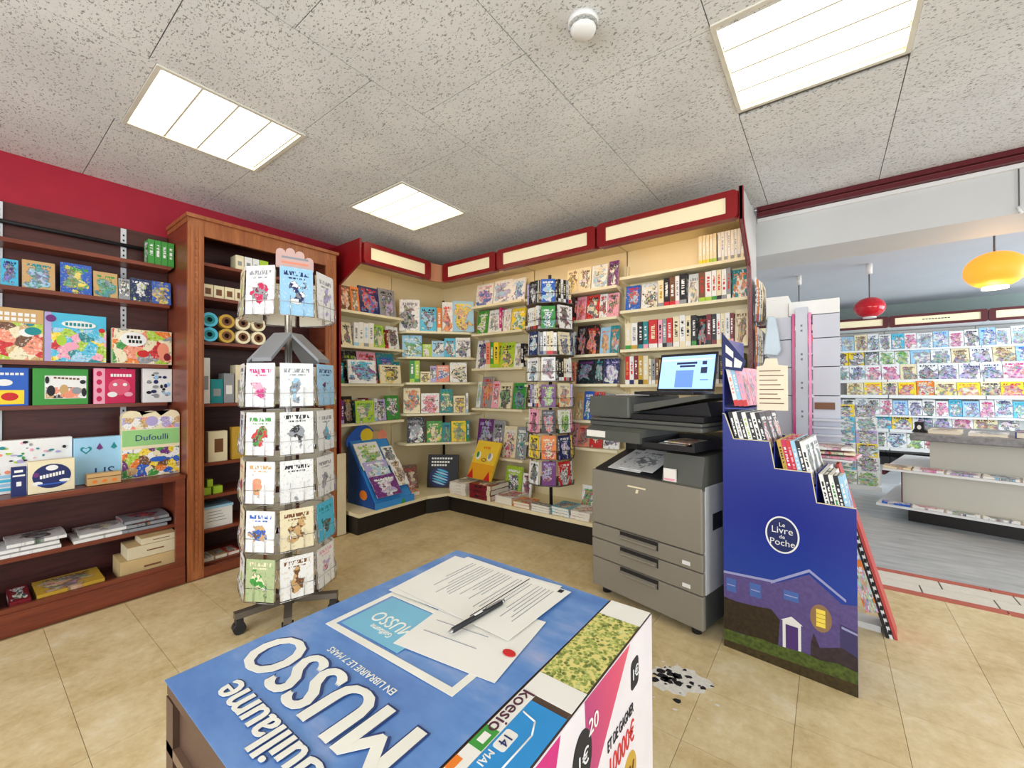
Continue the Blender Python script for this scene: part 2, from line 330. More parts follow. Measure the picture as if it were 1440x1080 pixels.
ROWS = {
 'wingD2': '''0.32 0.19 0.2 lime cream green f''',
 'bay2A': '''0.186 0.231 0.234 white blue pink f
0.423 0.225 0.24 white sky lilac f
0.629 0.204 0.226 white blue sky f''',
 'bay2B': '''0.161 0.146 0.264 green lime white f
0.318 0.149 0.237 white white grey f
0.415 0.027 0.241 magenta white white s
0.481 0.089 0.224 white cream white f
0.628 0.187 0.219 yellow green white f''',
 'bay2C': '''0.144 0.156 0.294 white purple navy f
0.251 0.057 0.261 salmon cream red s
0.302 0.047 0.259 green lime white s
0.358 0.064 0.257 yellow lime black s
0.479 0.177 0.252 lime yellow black f
0.614 0.094 0.233 white cream grey f
0.682 0.042 0.224 black white white s''',
 'bay2D': '''0.103 0.054 0.27 white sky lime f
0.205 0.145 0.321 grey orange red f
0.323 0.093 0.272 pink white red f
0.45 0.161 0.26 cream green black f
0.657 0.218 0.252 green teal navy f''',
 'bay2E': '''0.168 0.213 0.365 purple black lilac f
0.338 0.166 0.357 grey white black f
0.491 0.176 0.307 cream red white f
0.658 0.193 0.306 grey teal white f''',
 'bay3A': '''0.81 0.115 0.174 black white grey f
1.211 0.113 0.213 cream yellow brown f
1.329 0.122 0.215 cream white brown f
1.469 0.143 0.21 white sky cream f
1.632 0.159 0.222 purple white black f''',
 'bay3B': '''0.80 0.11 0.2 red black orange f
1.199 0.092 0.232 black red white s
1.297 0.089 0.228 pink red rose f
1.408 0.119 0.212 red cream black f
1.503 0.07 0.209 white black red f
1.612 0.148 0.205 pink salmon black f''',
 'bay3C': '''0.79 0.09 0.2 white pink red f
1.292 0.083 0.278 black red grey f
1.4 0.133 0.267 black orange red f
1.517 0.089 0.226 sky tan orange f
1.629 0.135 0.233 teal sky orange f''',
 'bay3D': '''1.337 0.162 0.233 black teal purple f
1.461 0.084 0.228 black grey teal f
1.593 0.18 0.234 navy white lilac f''',
 'bay3E': '''1.274 0.069 0.235 tan cream gold f
1.36 0.087 0.244 blue teal white f
1.455 0.091 0.24 red white black f
1.548 0.082 0.224 grey black white f''',
 'bay3F': '''1.203 0.113 0.2 pink black salmon f
1.314 0.109 0.178 salmon brown red f
1.431 0.111 0.174 red black cream f
1.568 0.138 0.153 white grey black f''',
 'bay4A': '''2.273 0.024 0.223 cream yellow white s
2.298 0.024 0.221 cream yellow white s
2.321 0.024 0.22 cream yellow white s
2.345 0.023 0.219 cream lime white s
2.368 0.023 0.218 cream lime white s
2.399 0.021 0.227 white grey cream s
2.42 0.02 0.231 white cream grey s
2.44 0.02 0.225 white grey cream s
2.461 0.02 0.224 white cream grey s
2.481 0.02 0.218 white grey cream s
2.501 0.02 0.217 white cream grey s
2.52 0.02 0.217 white grey cream s
2.54 0.019 0.221 white cream grey s
2.56 0.021 0.22 white grey cream s
2.582 0.021 0.223 white cream grey s''',
 'bay4B': '''1.757 0.117 0.205 blue sky red f
1.892 0.128 0.206 white black cream f
1.988 0.043 0.202 cream grey gold s
2.031 0.042 0.217 black red white s
2.073 0.042 0.22 brown red white s
2.109 0.031 0.219 white pink grey s
2.15 0.051 0.228 black grey white s
2.218 0.074 0.225 white cream grey f
2.281 0.043 0.217 brown lime red s
2.324 0.043 0.215 white lime red s
2.362 0.033 0.218 white green red s
2.394 0.032 0.217 cream black red s
2.426 0.032 0.216 white grey red s
2.455 0.027 0.219 grey white red s
2.532 0.117 0.206 teal white orange f''',
 'bay4C': '''1.726 0.047 0.212 cream green white s
1.776 0.052 0.21 white gold grey s
1.828 0.04 0.214 black teal white s
1.868 0.039 0.212 teal pink white s
1.926 0.066 0.221 red white cream s
1.981 0.032 0.213 pink white black s
2.013 0.032 0.217 grey black white s
2.05 0.042 0.221 red grey white s
2.099 0.046 0.23 cream white black s
2.143 0.041 0.233 white cream black s
2.183 0.04 0.226 cream white black s
2.225 0.034 0.224 black green white s
2.274 0.063 0.222 black teal red f
2.326 0.033 0.22 maroon black white s
2.359 0.033 0.218 black maroon white s
2.389 0.028 0.217 white cream red s
2.417 0.027 0.216 cream yellow grey s
2.446 0.031 0.219 white yellow grey s
2.473 0.022 0.213 maroon pink white s
2.538 0.099 0.24 cream tan brown f''',
 'bay4D': '''1.718 0.036 0.223 red white gold s
1.754 0.035 0.222 white navy red s
1.789 0.035 0.226 maroon cream white s
1.826 0.04 0.225 gold black white s
1.866 0.039 0.223 cream gold white s''',
 'cornA': '''-0.004 0.201 0.328 white black grey f
0.181 0.169 0.251 aqua sky black f
0.293 0.043 0.238 orange cream white s
0.375 0.107 0.311 white orange red f
0.538 0.218 0.328 sky tan yellow f''',
 'cornB': '''0.019 0.194 0.221 sky green white f
0.169 0.091 0.129 lime cream white f
0.278 0.128 0.166 sky white black f
0.399 0.115 0.195 aqua white brown f
0.533 0.152 0.204 white navy grey f''',
 'cornC': '''0.021 0.049 0.221 green lime white s
0.07 0.049 0.221 lime green white s
0.15 0.098 0.107 cream yellow black f
0.231 0.064 0.165 lilac white navy f
0.327 0.128 0.173 salmon blue white f
0.485 0.173 0.203 white black cream f''',
 'cornD': '''0.017 0.166 0.256 cream teal orange f
0.199 0.183 0.201 white red pink f
0.362 0.128 0.245 teal cream green f
0.494 0.123 0.174 cream yellow brown f''',
 'cornE': '''0.058 0.181 0.256 black white grey f
0.24 0.155 0.215 green yellow cream f
0.36 0.086 0.195 teal green navy f
0.486 0.151 0.21 yellow gold green f''',
 'wingA': '''0.175 0.103 0.228 brown cream salmon f
0.269 0.086 0.233 orange cream brown f
0.419 0.213 0.26 navy blue red f
0.62 0.19 0.278 grey lilac black f''',
 'wingB': '''0.184 0.097 0.209 cream brown black f
0.265 0.05 0.213 white sky grey s
0.315 0.051 0.222 white cream grey s
0.367 0.052 0.218 white grey sky s
0.42 0.053 0.227 white cream grey s
0.513 0.134 0.224 lime cream green f
0.681 0.135 0.225 white black brown f''',
 'wingC': '''0.226 0.14 0.307 black white lime f
0.398 0.204 0.305 pink black red f
0.606 0.197 0.311 teal orange blue f''',
 'wingC2': '''0.294 0.281 0.212 white purple aqua f
0.599 0.237 0.178 cream yellow black f''',
 'wingD': '''0.2 0.09 0.241 black brown gold f
0.539 0.112 0.204 lilac white black f
0.683 0.161 0.238 green black white f''',
 'caseB': '''0.163 0.061 0.141 aqua blue navy f
0.266 0.121 0.154 tan sky teal f
0.409 0.127 0.174 blue yellow green f
0.532 0.106 0.151 tan teal green f
0.615 0.053 0.129 grey white black f
0.693 0.103 0.145 navy lime white f
0.794 0.099 0.145 blue yellow grey f''',
 'caseD': '''0.171 0.122 0.206 blue yellow white f
0.354 0.216 0.207 green white black f
0.579 0.193 0.218 crimson white pink f
0.783 0.152 0.223 white navy grey f''',
}

# ---------------------------------------------------------------- the setting
XW, YB, ZC = -3.58, 3.42, 2.5
floor = struct(box(-3.7, -2.7, -.06, 4.6, 3.29, -.004).build('floor', M_JOINT), 'beige marbled vinyl tile floor')
TS = .305
tme = MB().prism(rr(0, 0, TS-.0016, TS-.0016, .001, 1), -.004, 0, 'z').mesh('tile', [M_TILE])
for i in range(-11, 8):
    for j in range(-3, 10):
        x = .204+TS*(i+.5); y = .26+TS*(j+.5)
        if x < -3.3 or y+TS/2 > 3.31: continue
        inst(tme, 'tile', (x, y, 0), (0, 0, 0), (1, 1, 1), floor)
struct(box(-1.6, 3.66, -.06, 4.6, 9.2, 0).build('floor', M_FAR), 'pale grey streaked floor of the far room')
TR = mat('terracotta_strip', (190, 98, 78), .5, 0, .08, 12)
th = struct(box(-1.6, 3.29, -.06, 4.6, 3.66, -.004).build('trim_1', mat('dark_grout', (112, 108, 104), .9)), 'threshold band of cream tiles between terracotta strips')
M_CT = mat('cream_floor_tile', (226, 220, 206), .4, 0, .04, 20)
for y0, y1 in ((3.29, 3.355), (3.605, 3.66)):
    m = MB().box(-.38, 0, -.004, .38, y1-y0, .001).mesh('terracotta_piece', [TR])
    for k in range(6): inst(m, 'terracotta_piece', (-.4+.766*k, y0, 0), (0, 0, 0), (1, 1, 1), th)
m = MB().prism([(-.146, 0), (.146, 0), (.146, .118), (-.146, .118)], -.004, .0005, 'z').mesh('threshold_tile', [M_CT])
for r in range(2):
    for k in range(16): inst(m, 'threshold_tile', (-.62+.3*k+.1*r, 3.36+.123*r, 0), (0, 0, 0), (1, 1, 1), th)

ceil = struct(box(-3.7, -2.7, 2.515, 4.6, 3.56, 2.56).build('ceiling', M_CSLAB), 'ceiling of fissured white acoustic tiles')
cme = MB().box(-.298, -.298, 2.5, .298, .298, 2.514).mesh('ceiling_tile', [M_CEIL])
LAMPS = [(-2.43, .775), (-2.43, 1.98), (-.03, 1.93)]
for i in range(-6, 6):
    for j in range(-5, 7):
        x = -.33+.6*i+.3
        y = .45+.6*j+.3+(.28 if i == -2 else 0)
        if x < -3.8 or y > 3.8 or x > 2.9: continue
        if i in (-4, 0): y += .025
        if any(abs(x-a) < .25 and abs(y-b) < .25 for a, b in LAMPS): continue
        sx = sy = 1
        if i == -6 and x-.3 < XW: x = (x+.3+XW)/2; sx = (-.33+.6*(i+1)-XW)/.6
        if y+.3 > 3.55: sy = (3.55-(y-.3))/.6; y = (y-.3+3.55)/2
        if sx <= .02 or sy <= .02: continue
        inst(cme, 'ceiling_tile', (x, y, 0), (0, 0, 0), (sx, sy, 1), ceil)
struct(box(-1.6, 4.0, 2.5, 4.6, 9.2, 2.56).build('ceiling', mat('far_ceiling_paint', (200, 204, 210), .8, 0, .03, 2)), 'smooth pale ceiling of the far room')
struct(box(XW-.1, -2.7, 0, XW, YB+.2, 2.5).build('wall_left', M_RED))
struct(box(XW, YB+.02, 0, -.42, YB+.13, 2.5).build('wall_back', M_WALL))
struct(box(-1.6, 3.66, 0, -1.5, 9.2, 2.5).build('wall_far_side', M_WALL))
struct(box(-1.6, 9.08, 0, 4.6, 9.2, 2.5).build('wall_far', mat('grey_green_paint', (150, 165, 160), .8, 0, .03, 2)))
beam = struct(box(-1.6, 3.56, 2.155, 4.6, 4.0, 2.5).build('wall_beam', M_WALL), 'white plastered beam over the opening to the far room')
box(-.4, 3.535, 2.40, 4.5, 3.56, 2.425).build('moulding', M_WHITE, beam)
M_DR = mat('dark_red_trim', (92, 16, 26), .4)
tr = struct(box(-.4, 3.50, 2.468, 4.5, 3.56, 2.498).build('trim_2', M_DR), 'double dark red rail along the ceiling edge')
box(-.4, 3.50, 2.428, 4.5, 3.56, 2.455).build('lower_rail', M_DR, tr)
box(-.4, 3.53, 2.455, 4.5, 3.56, 2.468).build('rail_gap', mat('rail_pale_red', (176, 96, 92), .4), tr)  # paler red strip set back between the two rails
# walls with shop windows: behind the camera and beside
def window_wall(name, horizontal, at, lo, hi, wins, n0):
    b = MB(); e = at+.12
    def bx(a0, a1, z0, z1):
        if horizontal: b.box(a0, at, z0, a1, e, z1)
        else: b.box(at, a0, z0, e, a1, z1)
    bx(lo, hi, 0, .4); bx(lo, hi, 2.35, 2.5); c = lo
    for a0, a1 in wins: bx(c, a0, .4, 2.35); c = a1
    bx(c, hi, .4, 2.35)
    struct(b.build(name, M_WALL))
    for k, (a0, a1) in enumerate(wins):
        f = MB()
        def fx(p0, p1, z0, z1):
            if horizontal: f.box(p0, at+.03, z0, p1, at+.09, z1)
            else: f.box(at+.03, p0, z0, at+.09, p1, z1)
        fx(a0, a0+.06, .4, 2.35); fx(a1-.06, a1, .4, 2.35); fx(a0, a1, .4, .46); fx(a0, a1, 2.29, 2.35)
        fx((a0+a1)/2-.03, (a0+a1)/2+.03, .4, 2.35)
        struct(f.build(f'window_{n0+k}', M_WHITE), 'white framed shop window')
window_wall('wall_front', True, -2.7, -3.7, 4.6, [(-2.6, 2.2)], 1)
window_wall('wall_right', False, 4.5, -2.6, 9.2, [(-.5, 2.5), (4.2, 8.6)], 2)

# ---------------------------------------------------------------- ceiling lights
def tube_mat():
    t = NT('fluorescent_diffuser'); gm = t.coord('Object'); s = t.n('ShaderNodeSeparateXYZ'); t.l(gm, s.inputs[0])
    rib = t.math('SINE', t.math('MULTIPLY', s.outputs[0], 330.0)); n1 = t.noise(gm, 5, 2).outputs[0]
    f = t.math('ADD', t.math('MULTIPLY', rib, .10), t.math('MULTIPLY', n1, 1.0))
    t.base(lin((250, 246, 226))); t.l(t.ramp(f, [(.30, lin((236, 222, 176))), (.62, lin((255, 250, 230)))]), t.b.inputs['Emission Color'])
    t.b.inputs['Emission Strength'].default_value = 2.8; return t.m
M_TUBE = tube_mat()
M_ALU = mat('lamp_frame', (226, 222, 208), .4)
for k, (x, y) in enumerate(LAMPS):
    t = thing('ceiling_light', ('recessed square ceiling light above the dark bookcase', 'recessed square ceiling light above the greeting card rack, nearer corner shelves', 'recessed square ceiling light nearest the round smoke detector')[k], 'ceiling light', (x, y, 2.5), 0, 'square ceiling lights')
    f = MB(); f.ring(rr(0, 0, .60, .60, .004, 2), rr(0, 0, .565, .565, .004, 2), -.006, .03, 'z'); f.build('frame', M_ALU, t)
    h = MB().box(-.285, -.285, .028, .285, .285, .032).build('housing', M_ALU, t)
    for q in range(4):
        y0 = -.28+.14*q
        d = MB(); n = 6                      # each prismatic strip bulges slightly
        pts = [(y0+.004+.132*i/n, .012-.012*math.sin(math.pi*i/n)) for i in range(n+1)]+[(y0+.136, .022), (y0+.004, .022)]
        d.prism(pts, -.28, .28, 'x'); d.build('diffuser', M_TUBE, t)
    for q in range(3):
        y0 = -.28+.14*(q+1); box(-.28, y0-.004, -.003, .28, y0+.004, .02).build('divider', M_ALU, t)
t = thing('smoke_detector', 'round white smoke detector on the tiled ceiling', 'smoke detector', (-.684, 1.337, 2.5))
MB().cyl((0, 0, 0), (0, 0, -.018), .055, 24, 0, .052).build('base', M_WHITE, t)
b = MB().cyl((0, 0, -.018), (0, 0, -.03), .044, 24, 0, .047)
for i in range(12): b.box(.040, -.004, -.03, .052, .004, -.018, 0, Matrix.Rotation(i*math.pi/6, 4, 'Z'))
b.build('vent_ring', mat('detector_vent', (170, 170, 166), .5), t)
MB().ball((0, 0, -.03), .046, .046, .024, 24, 8).build('dome', M_WHITE, t)

# ---------------------------------------------------------------- shelving bays with box signs
M_CTUBE = glow('canopy_fluorescent', (255, 232, 186), 9)
M_SIGNP = glow('cream_sign_panel', (246, 232, 192), .13)  # weak glow added to brighten the cream panels
def sign(parent, w, M_SIGNR=M_SIGNR):
    """oxblood sign box, local x along, front at y = 0, z from the sign foot"""
    f = MB(); f.ring(rr(0, .085, w, .17, .028), rr(0, .085, w-.13, .10, .004), -.03, .0)
    s = f.build('sign_frame', M_SIGNR, parent)
    MB().box(-w/2+.02, 0, .005, w/2-.02, .05, .165).build('sign_back', M_SIGNR, parent)
    box(-w/2+.064, -.018, .034, w/2-.064, -.004, .136).build('sign_panel', M_SIGNP, parent)
    return s
def bay(label, loc, rz, w, shelves, depth=.22, foot=True, sgn=True, seam=None):
    """local x 0..w along the wall, back at y = 0, front towards -y"""
    t = thing('shelving_bay', label, 'shelving', loc, rz, 'cream metal wall shelving with oxblood signs')
    box(.004, -.02, .16, w-.004, 0, 2.36).build('back_panel', M_CREAM, t)
    for x in (.0, w-.02): box(x, -.045, .16, x+.02, -.02, 2.2).build('upright', M_CREAM, t)
    for z in shelves:
        s = MB().box(.012, -depth, z-.022, w-.012, -.021, z); s.build('shelf', M_SHELF, t)
        for x in (.0135, w-.0175): 
            MB().prism([(-.03, z-.023), (-depth+.02, z-.023), (-.03, z-.07)], x, x+.004, 'x').build('bracket', M_CREAM, t)
    if foot:
        box(0, -.53, 0, w, 0, .14).build('kick_base', M_BLACK, t)
        box(0, -.55, .142, w, -.001, .17).build('deck', M_CREAM, t)
    if sgn:
        box(.002, -.585, 2.335, w-.002, -.021, 2.35).build('canopy', M_CREAM, t)
        MB().cyl((.10, -.525, 2.31), (w-.10, -.525, 2.31), .013, 10).build('canopy_tube', M_CTUBE, t)
        box(.002, -.585, 2.215, w-.002, -.56, 2.38).build('canopy_front', M_SIGNR, t)
        e = bpy.data.objects.new('sign_box', None); COL.objects.link(e); e.parent = t; e.location = (w/2, -.59, 2.21)
        sign(e, w-.012)
    return t
SH = dict(bay2=[2.03, 1.745, 1.39, .985, .505], bay3=[2.022, 1.77, 1.472, 1.222, .914, .68], bay4=[2.075, 1.805, 1.494, 1.216, .92, .66],
          corn=[1.768, 1.508, 1.251, .936, .64], wing=[1.884, 1.574, 1.236, .882])
B2 = bay('cream shelving bay between corner unit and paperback spinner', (-2.95, YB, 0), 0, .665, SH['bay2'])
B3 = bay('cream shelving bay behind the paperback spinner', (-2.28, YB, 0), 0, .938, SH['bay3'])
B4 = bay('cream shelving bay behind the photocopier', (-1.338, YB, 0), 0, .925, SH['bay4'])
# end panel of the run, with its oxblood edge
pts = [(-.6, 2.40), (-.6, 2.20), (-.32, 1.98), (-.255, 1.5), (-.25, .17), (-.55, .17), (-.55, 0), (0, 0), (0, 2.40)]
MB().prism([(y, z) for y, z in pts], .926, .941, 'x').build('end_panel', mat('grey_white_panel', (206, 204, 202), .4), B4)
ed = MB()
for (a, b) in zip(pts[:4], pts[1:5]):
    d = Vector((b[0]-a[0], b[1]-a[1])).normalized(); nx = Vector((d.y, -d.x))*.03
    q = [a, b, (b[0]-nx.x, b[1]-nx.y), (a[0]-nx.x, a[1]-nx.y)]
    q = [(y, z) for y, z in q]; ed.prism(q, .922, .946, 'x')
ed.build('end_edge', M_SIGNR, B4)
WG = bay('cream shelving wing beside the tall wooden cabinet', (XW, 1.955, 0), R(90), .72, SH['wing'], .23)
MB().prism([(-.6, 2.40), (-.6, 2.205), (-.30, 2.07), (-.30, .17), (0, .17), (0, 2.40)], -.022, -.004, 'x').build('side_panel', M_SIGNR, WG)
# corner unit: diagonal shelves, two back panels, black base
CU = thing('shelving_bay', 'corner shelving unit with diagonal shelves between two cream wings', 'shelving', (0, 0, 0), 0, 'cream metal wall shelving with oxblood signs')
box(XW, 2.68, .16, XW+.02, YB-.021, 2.36).build('back_panel', M_CREAM, CU)
box(XW, YB-.02, .16, -2.955, YB, 2.36).build('back_panel', M_CREAM, CU)
box(XW+.02, YB-.04, .16, XW+.04, YB-.021, 2.2).build('corner_post', M_BLACK, CU)
A0, A1 = Vector((-3.345, 2.69)), Vector((-2.955, 3.195))
for z in SH['corn']:
    MB().prism([(XW+.045, 2.69), tuple(A0), tuple(A1), (-2.96, YB-.045), (XW+.045, YB-.045)], z-.022, z, 'z').build('shelf', M_SHELF, CU)
dk = [(XW, 2.68), (-3.03, 2.68), (-2.955, 2.865), (-2.955, YB-.001), (XW, YB-.001)]
MB().prism(dk, .142, .17, 'z').build('deck', M_CREAM, CU)
MB().prism([(XW, 2.68), (-3.05, 2.68), (-2.955, 2.89), (-2.955, YB-.001), (XW, YB-.001)], 0, .14, 'z').build('kick_base', M_BLACK, CU)
b = MB(); q0 = [(-2.995, 2.68, 2.335), (-2.957, 2.83, 2.335), (-2.957, YB-.021, 2.335), (XW+.021, YB-.021, 2.335), (XW+.021, 2.68, 2.335)]
b.add(q0+[(x, y, z+.015) for x, y, z in q0], [(0, 1, 3), (1, 2, 3), (0, 3, 4), (5, 8, 6), (6, 8, 7), (5, 9, 8)]+[(i, (i+1) % 5, 5+(i+1) % 5, 5+i) for i in range(5)]); b.build('canopy', M_CREAM, CU)
MB().prism([(-3.02, 2.685), (-2.985, 2.685), (-2.957, 2.80), (-2.957, 2.86)], 2.21, 2.375, 'z').build('corner_filler', mat('pale_wood_filler', (206, 140, 104), .5), CU)

# ---------------------------------------------------------------- books on the wall shelving
def row_books(key, z, origin, rz, place, face, bounds=None, top=None, fill=None, n_t=.018, lean=9, group=None, me=None, name='book', cat='book', noun='book', busy=.35):
    """origin: world point where the row coordinate is 0, at the shelf front; face: depth of the cover behind it"""
    d = Vector((math.cos(rz), math.sin(rz))); nrm = Vector((-math.sin(rz), math.cos(rz)))
    cur = -9
    items = [(float(a[0]), float(a[1]), float(a[2]), a[3:6], a[6]) for a in (it.split() for it in ROWS[key].split('\n'))]
    if fill:                                     # spine-out books close the gaps between the covers
        edges = [fill[0]]+[x for s, wd, h, c, k in items for x in (s-wd/2, s+wd/2)]+[fill[1]]
        for a, b in zip(edges[::2], edges[1::2]):
            while b-a > .030:
                wd = min(random.uniform(.022, .036), b-a-.004); items.append((a+.003+wd/2, wd, random.uniform(.18, .22), list(random.choice(FILL)), 's')); a += wd+.002
        items.sort(key=lambda q: q[0])
    for s, wd, h, cols, k in items:
        lo = max(s-wd/2, cur+.002); hi = s+wd/2-.001
        for b0, b1 in bounds or ():
            if b0 <= s < b1: lo = max(lo, b0+.021); hi = min(hi, b1-.021)
        if hi-lo < .012: continue
        cur = hi; s = (lo+hi)/2; wd = hi-lo
        if top: h = min(h, top-z-.04)
        if k == 'f': t = n_t*random.uniform(.8, 1.3); off = face+t/2+h*math.sin(R(lean))*.0
        else: t = random.uniform(.12, .135); off = face-.01+t/2
        p = Vector(origin)+d*s+nrm*off
        o = put_book(p.x, p.y, z+.0005, wd, h, t, rz, cols, k, lean, me, name, busy)
        tag(o, blabel(cols, k, place, noun), cat, group or f'{noun}s {place}')
ORD = ['top', 'second', 'third', 'fourth', 'fifth', 'sixth']
FILL = [('cream', 'white', 'brown'), ('navy', 'blue', 'white'), ('maroon', 'red', 'cream'), ('teal', 'green', 'white'), ('black', 'grey', 'gold'), ('white', 'sky', 'navy'), ('salmon', 'cream', 'red'), ('lime', 'green', 'black'), ('brown', 'tan', 'cream'), ('purple', 'lilac', 'white'), ('grey', 'white', 'black'), ('gold', 'orange', 'brown')]
def tops(k, first): return [first]+SH[k]
BB = [(-.1, .05), (.05, .715), (.72, 1.658), (1.662, 2.59)]
for i, r in enumerate('ABCD'):
    row_books('bay2'+r, SH['bay2'][i], (-3.0, 3.23), 0, f'on {ORD[i]} shelf beside corner unit', .02, BB, tops('bay2', 2.32)[i], (.075, .69) if i else None)
row_books('bay2E', .505, (-3.0, 3.23), 0, 'on fifth shelf beside corner unit', .02, BB, .985)
for i, r in enumerate('ABCDEF'):
    row_books('bay3'+r, SH['bay3'][i], (-3.0, 3.23), 0, f'on {ORD[i]} shelf behind paperback spinner', .02, BB, tops('bay3', 2.32)[i], (1.21, 1.63) if i else None)
for i, r in enumerate('ABCD'):
    row_books('bay4'+r, SH['bay4'][i], (-3.0, 3.23), 0, f'on {ORD[i]} shelf behind photocopier', .02, BB, tops('bay4', 2.325)[i], (1.69, 2.565) if i else None)
for i, r in enumerate('ABCDE'):
    row_books('corn'+r, SH['corn'][i], (-3.33, 2.72), math.atan2(.47, .43), f'on {ORD[i]} shelf of corner unit', .03, None, tops('corn', 2.3)[i], (-.02, .60) if i else None)
for i, r in enumerate('ABCD'):
    row_books('wing'+r, SH['wing'][i], (-3.40, 1.9), R(90), f'on {ORD[i]} shelf of cabinet-side wing', .0, [(.055, .775)], tops('wing', 2.3)[i], (.08, .75) if i else None)
row_books('wingC2', SH['wing'][2], (-3.352, 1.9), R(90), 'propped on third shelf edge of cabinet-side wing', -.02, [(.055, .775)], lean=6, n_t=.012)
row_books('wingD2', SH['wing'][3], (-3.352, 1.9), R(90), 'propped on fourth shelf edge of cabinet-side wing', -.02, [(.055, .775)], lean=6, n_t=.008)

# ---------------------------------------------------------------- dark bookcase along the red wall
BC = thing('bookcase', 'long dark mahogany bookcase with open shelves of games', 'bookcase', (XW+.003, -.8, 0))
W = 1.652
box(0, 0, .08, .012, W, 2.22).build('back_panel', M_WOODD, BC)
for nm, z, d in (('shelf', 1.99, .18), ('shelf', 1.745, .155), ('shelf', 1.355, .125), ('shelf', 1.11, .105), ('shelf', .344, .27)):
    box(.014, .006, z-.022, d, W-.022, z).build(nm, M_WOODM, BC)
b = MB().box(.014, .006, .635, .40, W-.004, .665); b.box(.39, .006, .648, .412, W-.004, .668); b.build('counter_shelf', M_WOODM, BC)
box(.014, 0, .08, .40, W-.004, .10).build('bottom_shelf', M_WOODD, BC)
b = MB().box(.37, 0, 0, .405, W-.004, .11); b.box(.37, 0, .11, .395, W-.004, .135); b.build('plinth', M_WOODM, BC)
for y in (0, W-.022): box(.014, y, .10, .40, y+.018, .634).build('side_panel', M_WOODM, BC)
box(.374, W-.05, .136, .398, W-.006, .634).build('stile', M_WOODM, BC)
MB().cyl((.042, .01, 2.105), (.042, W-.02, 2.105), .012, 10).build('rail', M_DARK, BC)
M_STD = mat('white_slotted_steel', (214, 218, 220), .4)
for y in (.93, 1.43, .43):
    for z0, z1 in ((.69, 1.085), (1.112, 1.33), (1.357, 1.72), (1.747, 1.965), (1.992, 2.215)):
        b = MB().box(.012, y-.013, z0, .022, y+.013, z1)
        for k in range(int((z1-z0)/.032)): b.box(.0215, y-.004, z0+.014+k*.032, .0228, y+.004, z0+.026+k*.032, 1)
        b.build('slotted_standard', [M_STD, M_INK], BC)
# tall glazed-front style cabinet
TC = thing('cabinet', 'tall open wooden cabinet with reddish brown frame beside card rack', 'cabinet', (XW+.003, .858, 0))
CW, CDP, CH = .985, .41, 2.27
box(0, 0, 0, CDP-.022, .02, CH).build('side_panel', M_WOODM, TC)
box(0, CW-.02, 0, CDP-.022, CW, CH).build('side_panel', M_WOODM, TC)
box(0, .021, .04, .012, CW-.021, CH).build('back_panel', M_WOODD, TC)
for y0, y1 in ((0, .085), (CW-.085, CW)):
    b = MB().box(CDP-.021, y0, 0, CDP, y1, CH); b.box(CDP, y0+.012, .06, CDP+.006, y0+.03, CH-.05); b.box(CDP, y1-.03, .06, CDP+.006, y1-.012, CH-.05)
    for k in range(46): b.box(CDP, y0+.04, .10+k*.045, CDP+.006, y0+.052, .125+k*.045)
    b.build('stile', M_WOODF, TC)
box(CDP-.021, .086, CH-.10, CDP, CW-.086, CH).build('top_rail', M_WOODF, TC)
box(CDP-.021, .086, .0, CDP, CW-.086, .06).build('bottom_rail', M_WOODM, TC)
b = MB().box(0, -.012, CH, CDP+.02, CW+.012, CH+.022); b.box(0, -.004, CH-.03, CDP+.01, -.0005, CH-.0005); b.build('cornice', M_WOODF, TC)
CZ = [2.02, 1.80, 1.505, 1.10, .713, .50, .28, .065]
for z in CZ: box(.013, .021, z-.02, CDP-.06, CW-.021, z).build('shelf', M_WOODM, TC)

# games and books in the dark bookcase
row_books('caseB', 1.746, (XW+.14, 0), R(90), 'on second shelf of dark bookcase', .0, lean=6, group='small books on the second shelf of the bookcase')
for c in range(4):
    o = put_book(XW+.12, .735+.033*c, 1.9905, .031, .155, .10, R(90), ('green', 'green', 'white'), 's')
    tag(o, 'slim green book in the row of four beside the tall cabinet', 'book', 'four green books')
def game(yc, w, z, h, t, xf, cols, label, busy=.8, lean=4):
    a = R(lean)
    o = inst(GBOX, 'game_box', (xf-t/2-h*math.sin(a), yc, z+t/2*math.sin(a)+.0005), (-a, 0, R(90)), (w, t, h)); o.location.x = xf-t/2
    paint(o, *cols, busy); return tag(o, label, 'game box')
def flat_text(txt, size, m, parent, loc, rot, sx=1, sy=1, ext=.0004, align='CENTER', name='lettering', shear=0, bold=0):
    c = bpy.data.curves.new(name, 'FONT'); c.body = txt; c.size = size; c.extrude = ext; c.align_x = align; c.align_y = 'CENTER'; c.shear = shear; c.offset = bold
    c.resolution_u = 3
    tmp = bpy.data.objects.new('tmp_text', c); COL.objects.link(tmp); bpy.context.view_layer.update()
    me = bpy.data.meshes.new_from_object(tmp.evaluated_get(bpy.context.evaluated_depsgraph_get())); bpy.data.objects.remove(tmp); bpy.data.curves.remove(c)
    me.materials.clear(); me.materials.append(m)
    o = bpy.data.objects.new(name, me); COL.objects.link(o); o.location = loc; o.rotation_euler = rot; o.scale = (sx, sy, 1); o.parent = parent
    return o
def fbox(y0, y1, z, h, t, xf, mats, label, cat='game box', name='game_box', lean=0):
    """carton facing +x as an Empty with a body; local x along +y of the room, local y into the shelf"""
    e = thing(name, label, cat, (xf, (y0+y1)/2, z+.0005), R(90)); w = y1-y0
    b = MB().box(-w/2, 0, 0, w/2, t, h); b.build('carton', mats, e, bevel=.002); return e, w
def deco(e, poly, m, d=-.0012, name='print'):
    return MB().prism(poly, d, -.0002, 'y').build(name, m, e)
